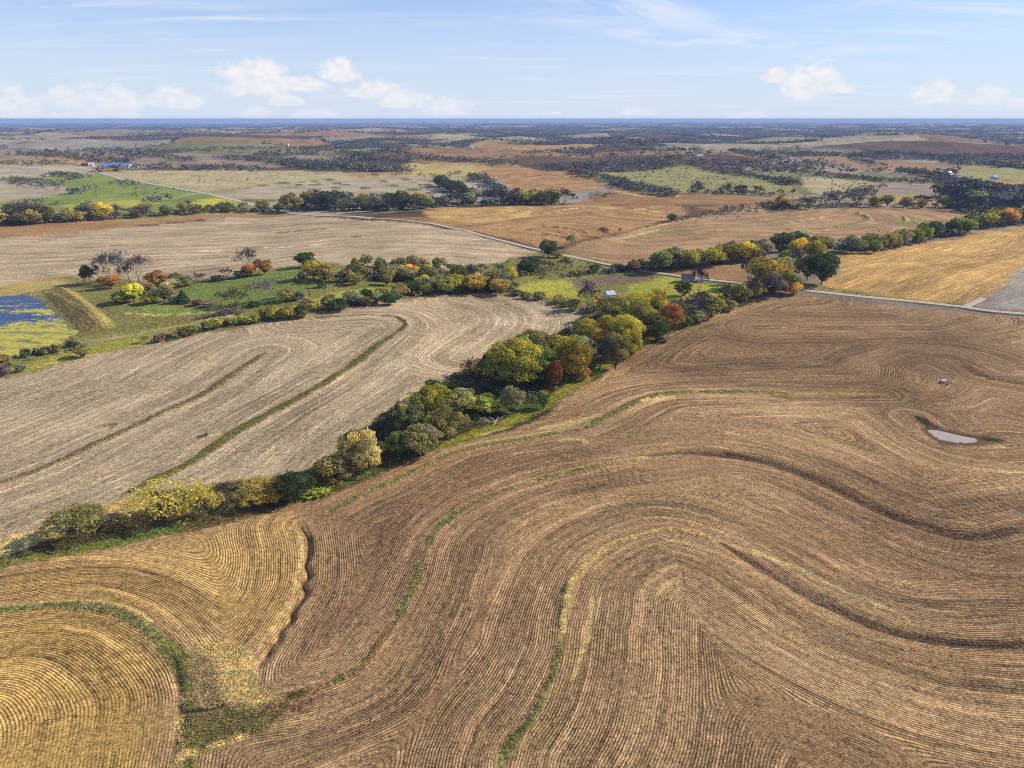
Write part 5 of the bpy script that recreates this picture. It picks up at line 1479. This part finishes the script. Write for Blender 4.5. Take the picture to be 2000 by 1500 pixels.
for (px, hp, n_) in lines_px:
    n_ = int(n_ * 2.0)
    pa = np.array(px, float)
    t = rng.random(n_) * (len(px) - 1); a = np.minimum(t.astype(int), len(px) - 2); f = (t - a)[:, None]
    p = pa[a] * (1 - f) + pa[a + 1] * f
    # clumpy
    keep = vnoise(p[:, 0] / 7., p[:, 1] / 3., 202) > .22
    p = p[keep]; n_ = len(p)
    g = ground(p)
    _, _, dep = project(g[:, 0], g[:, 1], g[:, 2])
    H = hp * dep / F * rng.uniform(.55, 1.1, n_); W = np.maximum(H * rng.uniform(.9, 1.5, n_), 3.0)
    g[:, 0] += rng.normal(0, 3 + dep * .002, n_); g[:, 1] += rng.normal(0, 8 + dep * .009, n_)
    pts.append(np.stack([g[:, 0], g[:, 1], W, H], 1)); cl.append(far_cols(n_))
for (px, h, n_) in UNDER:
    n_ = int(n_ * 5); pa = np.array(px, float); t = rng.random(n_) * (len(px) - 1); a = np.minimum(t.astype(int), len(px) - 2); f = (t - a)[:, None]
    g = ground(pa[a] * (1 - f) + pa[a + 1] * f); _, _, dep = project(g[:, 0], g[:, 1], g[:, 2])
    H = (h[0] + h[1]) / 2 * dep / F * rng.uniform(.22, .55, n_)
    g[:, 0] += rng.normal(0, 3, n_); g[:, 1] += rng.normal(2, 4, n_)
    pts.append(np.stack([g[:, 0], g[:, 1], H * rng.uniform(1.1, 1.9, n_), H], 1)); cl.append(far_cols(n_))
pts = np.concatenate(pts); cl = np.concatenate(cl)
far_woods('wooded_belts', pts, cl, 'distant belts of grey and olive trees between the fields', 26, .11)
# open-grown bushes on pasture hills
def scatter_poly(px, n_, h):
    P = darr(px); x0, y0 = P.min(0); x1, y1 = P.max(0)
    q = np.stack([rng.uniform(x0, x1, n_ * 3), rng.uniform(y0, y1, n_ * 3)], 1)
    q = q[inside(q[:, 0], q[:, 1], P)][:n_]
    H = rng.uniform(h * .5, h, len(q)); return np.stack([q[:, 0], q[:, 1], H * rng.uniform(.9, 1.3, len(q)), H], 1)
sc = np.concatenate([scatter_poly([(210, 338), (440, 332), (660, 338), (470, 364), (400, 372)], 90, 4), scatter_poly([(1070, 336), (1330, 325), (1540, 350), (1550, 384), (1240, 358)], 170, 5),
                     scatter_poly([(880, 545), (950, 520), (1045, 500), (1240, 531), (1160, 540), (1060, 546)], 130, 2.6), scatter_poly([(1400, 322), (1700, 342), (1700, 380), (1560, 372)], 120, 5),
                     scatter_poly([(250, 360), (380, 376), (300, 388), (150, 384)], 30, 4), scatter_poly([(1230, 556), (1440, 562), (1440, 580), (1230, 572)], 14, 1.5)])
far_woods('scattered_bushes', sc, far_cols(len(sc), [1, 1, 3, 1, 2, 4, 2, 2, 0]), 'small bushes dotted over the pasture hills', 26, .12)
def attr_at(x, y, G):
    r = np.sqrt(x * x + y * y); t = np.arctan2(x, y)
    i = np.clip(np.searchsorted(rs, r), 0, NR - 1); j = np.clip(np.searchsorted(th, t), 0, NTH - 1)
    return G.reshape(NR, NTH, *G.shape[1:])[i, j]
# procedural woods beyond 2.4 km
def far_scatter(n_, d0, d1, w0, w1, seed):
    r = np.random.default_rng(seed)
    d = np.sqrt(r.random(n_) * (d1 ** 2 - d0 ** 2) + d0 ** 2); a = np.radians(r.uniform(-41, 41, n_))
    x, y = d * np.sin(a), d * np.cos(a)
    idv, edge = cells(x, y)
    k = (woods(x, y) > r.random(n_) * .5 + .3) | ((edge < 8 + d * .0015) & (fbm(x / 260., y / 260., 46, 2) > .47) & (d < 11000))
    k &= (attr_at(x, y, REGI) == 0)
    # hedges between fields
    x, y, d = x[k], y[k], d[k]
    W = r.uniform(w0, w1, len(x)); H = r.uniform(6, 13, len(x)) * np.where(W > 30, 1.15, 1)
    return np.stack([x, y, W, H], 1)
f1 = far_scatter(56000, 1500, 5200, 11, 24, 1)
f2 = far_scatter(32000, 5000, 12000, 22, 48, 2)
f3 = far_scatter(24000, 12000, 34000, 60, 170, 3)
f3[:, 3] *= 1.3
print('far', len(f1), len(f2), len(f3))
far_woods('distant_woods', f1, far_cols(len(f1), [3, 4, 1.5, 2, 1.5, 1.5, 3, 1, .2]), 'blue grey woods filling the far valleys', 9, .19)
far_woods('distant_woods', f2, far_cols(len(f2), [3, 4, 1, 2, 1, 1.5, 3, .5, .1]), 'blue woods near the horizon', 7, .225)
far_woods('distant_woods', f3, far_cols(len(f3), [3, 4, 1, 1, 1, 1.5, 3, .5, .0]), 'faint blue woods along the horizon', 6, .26)
# ------------------------------------------------------------------ grass and brush too thick to count
def sample_area(n_, d0, d1, seed):
    r = np.random.default_rng(seed)
    d = np.sqrt(r.random(n_) * (d1 ** 2 - d0 ** 2) + d0 ** 2); a = np.radians(r.uniform(-38, 38, n_))
    return d * np.sin(a), d * np.cos(a), r
def tufts(name, label, n_, d0, d1, seed, keepf, h, w_, bright=1.0):
    x, y, r = sample_area(n_, d0, d1, seed)
    k = keepf(x, y, r); x, y = x[k], y[k]; m_ = len(x)
    z = terr_z(x, y); c = attr_at(x, y, TINT) * bright
    V = []; Cc = []; Tt = []
    for b in range(4):
        a = r.random(m_) * 6.283; hh = h * r.uniform(.5, 1.2, m_); ww = w_ * r.uniform(.6, 1.3, m_)
        ox, oy = r.normal(0, w_ * .7, m_), r.normal(0, w_ * .7, m_)
        ca, sa = np.cos(a) * ww / 2, np.sin(a) * ww / 2
        lx, ly = r.normal(0, .35, m_) * hh, r.normal(0, .35, m_) * hh
        bx, by = x + ox, y + oy
        q = np.stack([np.stack([bx - ca, by - sa, z - .03], 1), np.stack([bx + ca, by + sa, z - .03], 1),
                      np.stack([bx + ca * .4 + lx, by + sa * .4 + ly, z + hh], 1), np.stack([bx - ca * .7 + lx, by - sa * .7 + ly, z + hh * .9], 1)], 1)
        V.append(q.reshape(-1, 3)); Cc.append(np.repeat(c * r.uniform(.75, 1.25, (m_, 1)), 4, axis=0)); Tt.append(np.repeat(.2 + r.random(m_) * .3, 4))
    V = np.concatenate(V); Q = np.arange(len(V)).reshape(-1, 4)
    print(name, len(Q) * 2)
    return link(name, make_mesh(name, V, Q, M_far, dict(tone=np.concatenate(Tt), tint=np.concatenate(Cc))), kind='stuff', label=label, category='grass')
GB = REG.index('creek_bank'); GP = REG.index('pasture'); GDAM = REG.index('pond_dam')
tufts('tall_grass', 'rough weeds and dry grass along the creek bank and terraces', 400000, 90, 330, 31,
      lambda x, y, r: (attr_at(x, y, GRAS) > .62) & ((attr_at(x, y, REGI) != GP) | (r.random(len(x)) < .05)) & (attr_at(x, y, REGI) != GDAM), .22, .17, 1.2)
tufts('pasture_grass', 'tufted pasture grass beyond the bean field', 60000, 330, 700, 32,
      lambda x, y, r: (attr_at(x, y, GRAS) > .55) & (r.random(len(x)) < .15) & (attr_at(x, y, REGI) != GDAM), .28, .6, 1.4)
# low brush on the creek bank
x, y, r = sample_area(160000, 100, 470, 33)
k = (attr_at(x, y, REGI) == GB) & (attr_at(x, y, GRAS) > .8) & (vnoise(x / 8., y / 8., 301) > .34)
k &= (attr_at(x, y, TINT)[:, 1] < .16) & ((y > 200) | (r.random(len(x)) < .06))
x, y = x[k], y[k]
x, y = x[:2600], y[:2600]
H = rng.uniform(.7, 2.4, len(x))
bc = np.array([LC['brown'], LC['olive'], LC['greygreen'], LC['rust'], LC['grey'], LC['lime'], LC['green']])
bcol = bc[rng.choice(7, len(x), p=[.25, .22, .18, .08, .12, .07, .08])]
far_woods('creek_brush', np.stack([x, y, H * rng.uniform(1.1, 2.2, len(x)), H], 1), bcol, 'low tangled brush covering the creek bank between the trees', 28, .10)

# ------------------------------------------------------------------ buildings
def box(x0, x1, y0, y1, z0, z1):
    v = [(x0, y0, z0), (x1, y0, z0), (x1, y1, z0), (x0, y1, z0), (x0, y0, z1), (x1, y0, z1), (x1, y1, z1), (x0, y1, z1)]
    f = [(0, 3, 2, 1), (4, 5, 6, 7), (0, 1, 5, 4), (1, 2, 6, 5), (2, 3, 7, 6), (3, 0, 4, 7)]
    return v, f
def pymesh(name, parts, mat):
    V = []; Fc = []
    for v, f in parts:
        o = len(V); V += [tuple(p) for p in v]; Fc += [tuple(i + o for i in q) for q in f]
    me = bpy.data.meshes.new(name); me.from_pydata(V, [], Fc); me.materials.append(mat); me.update()
    return me
MAT = dict(white=simple_mat('white_paint', (.74, .73, .70), .6, .08), cream=simple_mat('cream_siding', (.60, .55, .46), .7, .08),
           blue=simple_mat('blue_metal', (.28, .40, .56), .35, .12, 1.0, .3), bluew=simple_mat('pale_blue_metal', (.55, .66, .78), .4, .1, .5, .2),
           greyr=simple_mat('grey_metal', (.42, .43, .45), .45, .25, 1.2, .3), darkr=simple_mat('dark_shingle', (.050, .052, .075), .8, .3, 3),
           whiter=simple_mat('white_metal', (.58, .60, .64), .35, .08, .8, .1), wood=simple_mat('weathered_wood', (.26, .22, .18), .9, .35, 3),
           glass=simple_mat('dark_glass', (.03, .04, .05), .1, .1), brick=simple_mat('red_barn_paint', (.22, .06, .045), .8, .2))
def gable(name, label, cat, px, wpx, depth, hw, hr, wall, roof, yaw=0.0, doors=1, windows=3, over=.4, group=None):
    g = ground([px])[0]; _, _, dep = project(g[0], g[1], g[2])
    L = wpx * dep / F; z = float(terr_z(g[0], g[1])[0])
    root = bpy.data.objects.new(name, None); COL.objects.link(root)
    root.location = (g[0], g[1] + depth / 2, z - .1); root.rotation_euler = (0, 0, math.radians(yaw))
    root['label'] = label; root['category'] = cat
    if group: root['group'] = group
    a, b = L / 2, depth / 2
    v = [(-a, -b, -.6), (a, -b, -.6), (a, b, -.6), (-a, b, -.6), (-a, -b, hw), (a, -b, hw), (a, b, hw), (-a, b, hw), (-a, 0, hr - .06), (a, 0, hr - .06)]
    f = [(0, 1, 5, 4), (2, 3, 7, 6), (1, 2, 6, 9, 5), (3, 0, 4, 8, 7)]
    link('wall', pymesh('wall', [(v, f)], MAT[wall]), root)
    sl = (hr - hw) / b; t = .12
    for sgn in (-1, 1):
        e = b + over
        vv = [(-a - over, 0, hr), (a + over, 0, hr), (a + over, sgn * e, hr - sl * e), (-a - over, sgn * e, hr - sl * e)]
        vv += [(p[0], p[1], p[2] + t) for p in vv]
        ff = [(0, 1, 2, 3), (7, 6, 5, 4), (0, 4, 5, 1), (1, 5, 6, 2), (2, 6, 7, 3), (3, 7, 4, 0)]
        link('roof_slope', pymesh('roof_slope', [(vv, ff)], MAT[roof]), root)
    xs = np.linspace(-a * .8, a * .8, doors + windows) if doors + windows > 1 else [0.0]
    for i, xx in enumerate(xs):
        if i < doors:
            w_ = min(1.1 if hw < 3.2 else 3.0, L * .3); hh = min(2.1 if hw < 3.2 else 3.2, hw * .8)
            link('door', pymesh('door', [box(xx - w_ / 2, xx + w_ / 2, -b - .04, -b - .005, 0.1, hh)], MAT['wood' if wall != 'wood' else 'darkr']), root)
        else:
            w_ = min(1.2, L * .12); fr = link('window', pymesh('window', [box(xx - w_ / 2, xx + w_ / 2, -b - .05, -b - .005, hw * .38, hw * .8)], MAT['white' if wall != 'white' else 'greyr']), root)
            link('pane', pymesh('pane', [box(xx - w_ / 2 + .1, xx + w_ / 2 - .1, -b - .08, -b - .052, hw * .38 + .1, hw * .8 - .1)], MAT['glass']), fr)
    return root
gable('metal_barn', 'very long low barn with pale blue metal roof beyond the green pasture', 'barn', (222, 328), 56, 18, 3.2, 9.5, 'bluew', 'blue', 4, 1, 9)
gable('farm_shed', 'small white shed left of the long blue barn', 'shed', (176, 325), 9, 9, 4.0, 7.5, 'white', 'whiter', 20, 1, 0)
gable('farm_shed', 'dark low shed at the far left of the barnyard', 'shed', (164, 324), 12, 8, 3.5, 5.5, 'wood', 'darkr', 5, 1, 0)
gable('farm_shed', 'pale shed on the right of the long blue barn', 'shed', (262, 327), 11, 8, 3.0, 4.6, 'cream', 'whiter', 0, 1, 0)
gable('farm_shed', 'small red shed at the right end of the barnyard', 'shed', (290, 327), 6, 8, 3.0, 5.0, 'brick', 'greyr', 0, 1, 0)
gable('farmhouse', 'white farmhouse on the distant grassy rise in the middle right', 'house', (1367, 308), 13, 9, 4.5, 8.2, 'white', 'greyr', 15, 1, 3)
gable('farm_shed', 'low dark roofed shed left of the white farmhouse on the rise', 'shed', (1352, 307), 8, 8, 3.2, 5.0, 'white', 'darkr', 5, 1, 0)
gable('house', 'dark roofed house beside the gravel road', 'house', (1346, 552), 24, 7.5, 2.6, 4.9, 'cream', 'darkr', -12, 1, 3)
gable('garage', 'small white garage right of the dark roofed house', 'garage', (1368, 552), 15, 5, 2.3, 3.1, 'white', 'whiter', -14, 1, 1)
gable('metal_shed', 'small shed with shining white roof above the creek trees', 'shed', (1191, 583), 17, 5.2, 2.4, 3.9, 'white', 'whiter', 25, 1, 1)
gable('lean_to_shed', 'low tumbledown shed with grey roof behind the bright yellow tree', 'shed', (1258, 586), 20, 5.0, 1.9, 3.0, 'wood', 'greyr', -28, 1, 1)
gable('metal_shed', 'little white roofed shed right of the tumbledown shed', 'shed', (1275, 583), 9, 4, 1.8, 2.7, 'white', 'greyr', 30, 1, 0)
gable('farm_shed', 'small white shed at the left of the farm in the blue woods', 'shed', (1840, 341), 6, 8, 4, 7, 'white', 'whiter', 0, 1, 0)
gable('barn', 'tall grey barn in the farm among the blue woods', 'barn', (1856, 347), 11, 12, 5, 10, 'greyr', 'bluew', 35, 1, 2)
gable('farm_shed', 'white shed right of the tall grey barn in the blue woods', 'shed', (1886, 350), 8, 8, 3.5, 6, 'white', 'whiter', -20, 1, 0)
gable('long_shed', 'long white shed at the far right, above the golden strip', 'shed', (1946, 350), 10, 10, 3.5, 6, 'white', 'whiter', 0, 1, 2)
gable('farmhouse', 'tiny white building far off, left of the centre horizon', 'house', (921, 292), 7, 12, 6, 10, 'white', 'whiter', 0, 1, 2)
gable('farmhouse', 'tiny white building further off, left of another tiny one', 'house', (877, 284), 5, 14, 6, 11, 'white', 'greyr', 0, 1, 2)
gable('farmhouse', 'tiny pale farmhouse far off between blue woods on the left', 'house', (560, 286), 5, 14, 6, 11, 'cream', 'greyr', 0, 1, 2)

# ------------------------------------------------------------------ logs, heaps, post
def logs(name, label, cat, px, n_, ln, rad, mat, spread, extra=None):
    g = ground([px])[0]; z = float(terr_z(g[0], g[1])[0])
    root = bpy.data.objects.new(name, None); COL.objects.link(root); root.location = (g[0], g[1], z)
    root['label'] = label; root['category'] = cat
    r = np.random.default_rng(int(px[0]))
    for i in range(n_):
        a = r.random() * 6.283; el_ = r.uniform(.02, .55); L = ln * r.uniform(.5, 1.1)
        p = np.array([r.normal(0, spread), r.normal(0, spread), .15]); d = np.array([math.cos(a) * math.cos(el_), math.sin(a) * math.cos(el_), math.sin(el_)])
        q = p + d * L * .5 + r.normal(0, .1, 3); e = q + d * L * .5
        sg = [(p, q, rad, rad * .8), (q, e, rad * .8, rad * .3)]
        for _ in range(3):
            u_ = unit(d + r.normal(0, .6, 3)); sg.append((q, q + u_ * L * .35, rad * .5, rad * .15))
        v, f = tubes(sg, 6)
        link('branch', make_mesh('branch', v, f, mat), root)
    if extra: extra(root)
    return root
M_dead = simple_mat('dead_wood', (.46, .42, .37), .9, .3, 3)
M_brushw = simple_mat('brown_brushwood', (.16, .11, .075), .9, .35, 3)
def sheet(root):
    link('metal_sheet', pymesh('metal_sheet', [box(-1.3, 1.2, -.5, .5, .75, .80)], MAT['bluew']), root).rotation_euler = (.25, .12, .5)
    v, q, t, h = leaf_quads(np.random.default_rng(3), np.random.default_rng(4).normal(0, 1, (260, 3)) * [1.3, .8, .22] + [1.7, -.6, .3], np.tile([0, 0, 1.0], (260, 1)), np.full(260, .28), np.full(260, .4), np.full(260, .5))
    v[:, 2] = np.abs(v[:, 2])
    o = link('dry_weeds', make_mesh('dry_weeds', v, q, M_leaf, dict(tone=t, hue=h)), root); o.color = (.36, .29, .13, 1)
logs('brush_pile', 'heap of branches and scrap metal in the middle of the stubble field', 'brush pile', (1842, 746), 9, 3.6, .13, M_dead, .7, sheet)
logs('fallen_tree', 'bleached fallen branches at the field edge below the lime green bush', 'fallen tree', (968, 826), 8, 5.0, .14, M_dead, 1.2)
logs('brush_heap', 'dark brown brush heap left of another by the pasture track', 'brush heap', (402, 620), 22, 5.0, .26, M_brushw, 1.6)
logs('brush_heap', 'taller dark brush heap right of the first by the pasture track', 'brush heap', (425, 617), 22, 5.2, .28, M_brushw, 1.3)
logs('brush_heap', 'dark brush heap tucked against the hedgerow by the pasture track', 'brush heap', (452, 611), 26, 6.0, .28, M_brushw, 2.4)
logs('brush_pile', 'reddish brown brush pile beside the dark cedar', 'brush pile', (388, 595), 22, 4.6, .22, simple_mat('reddish_brushwood', (.20, .10, .07), .9, .3, 3), 1.4)
g = ground([(209, 833)])[0]; z = float(terr_z(g[0], g[1])[0])
root = bpy.data.objects.new('marker_post', None); COL.objects.link(root); root.location = (g[0], g[1], z)
root['label'] = 'white marker post by a bare patch in the bean field'; root['category'] = 'post'
v, f = tubes([(np.array([0, 0, -.3]), np.array([0, 0, 1.5]), .07, .07)], 8); link('post', make_mesh('post', v, f, MAT['white']), root)
v, f = tubes([(np.array([0, 0, 1.5]), np.array([0, 0, 1.62]), .10, .09)], 8); link('cap', make_mesh('cap', v, f, MAT['greyr']), root)
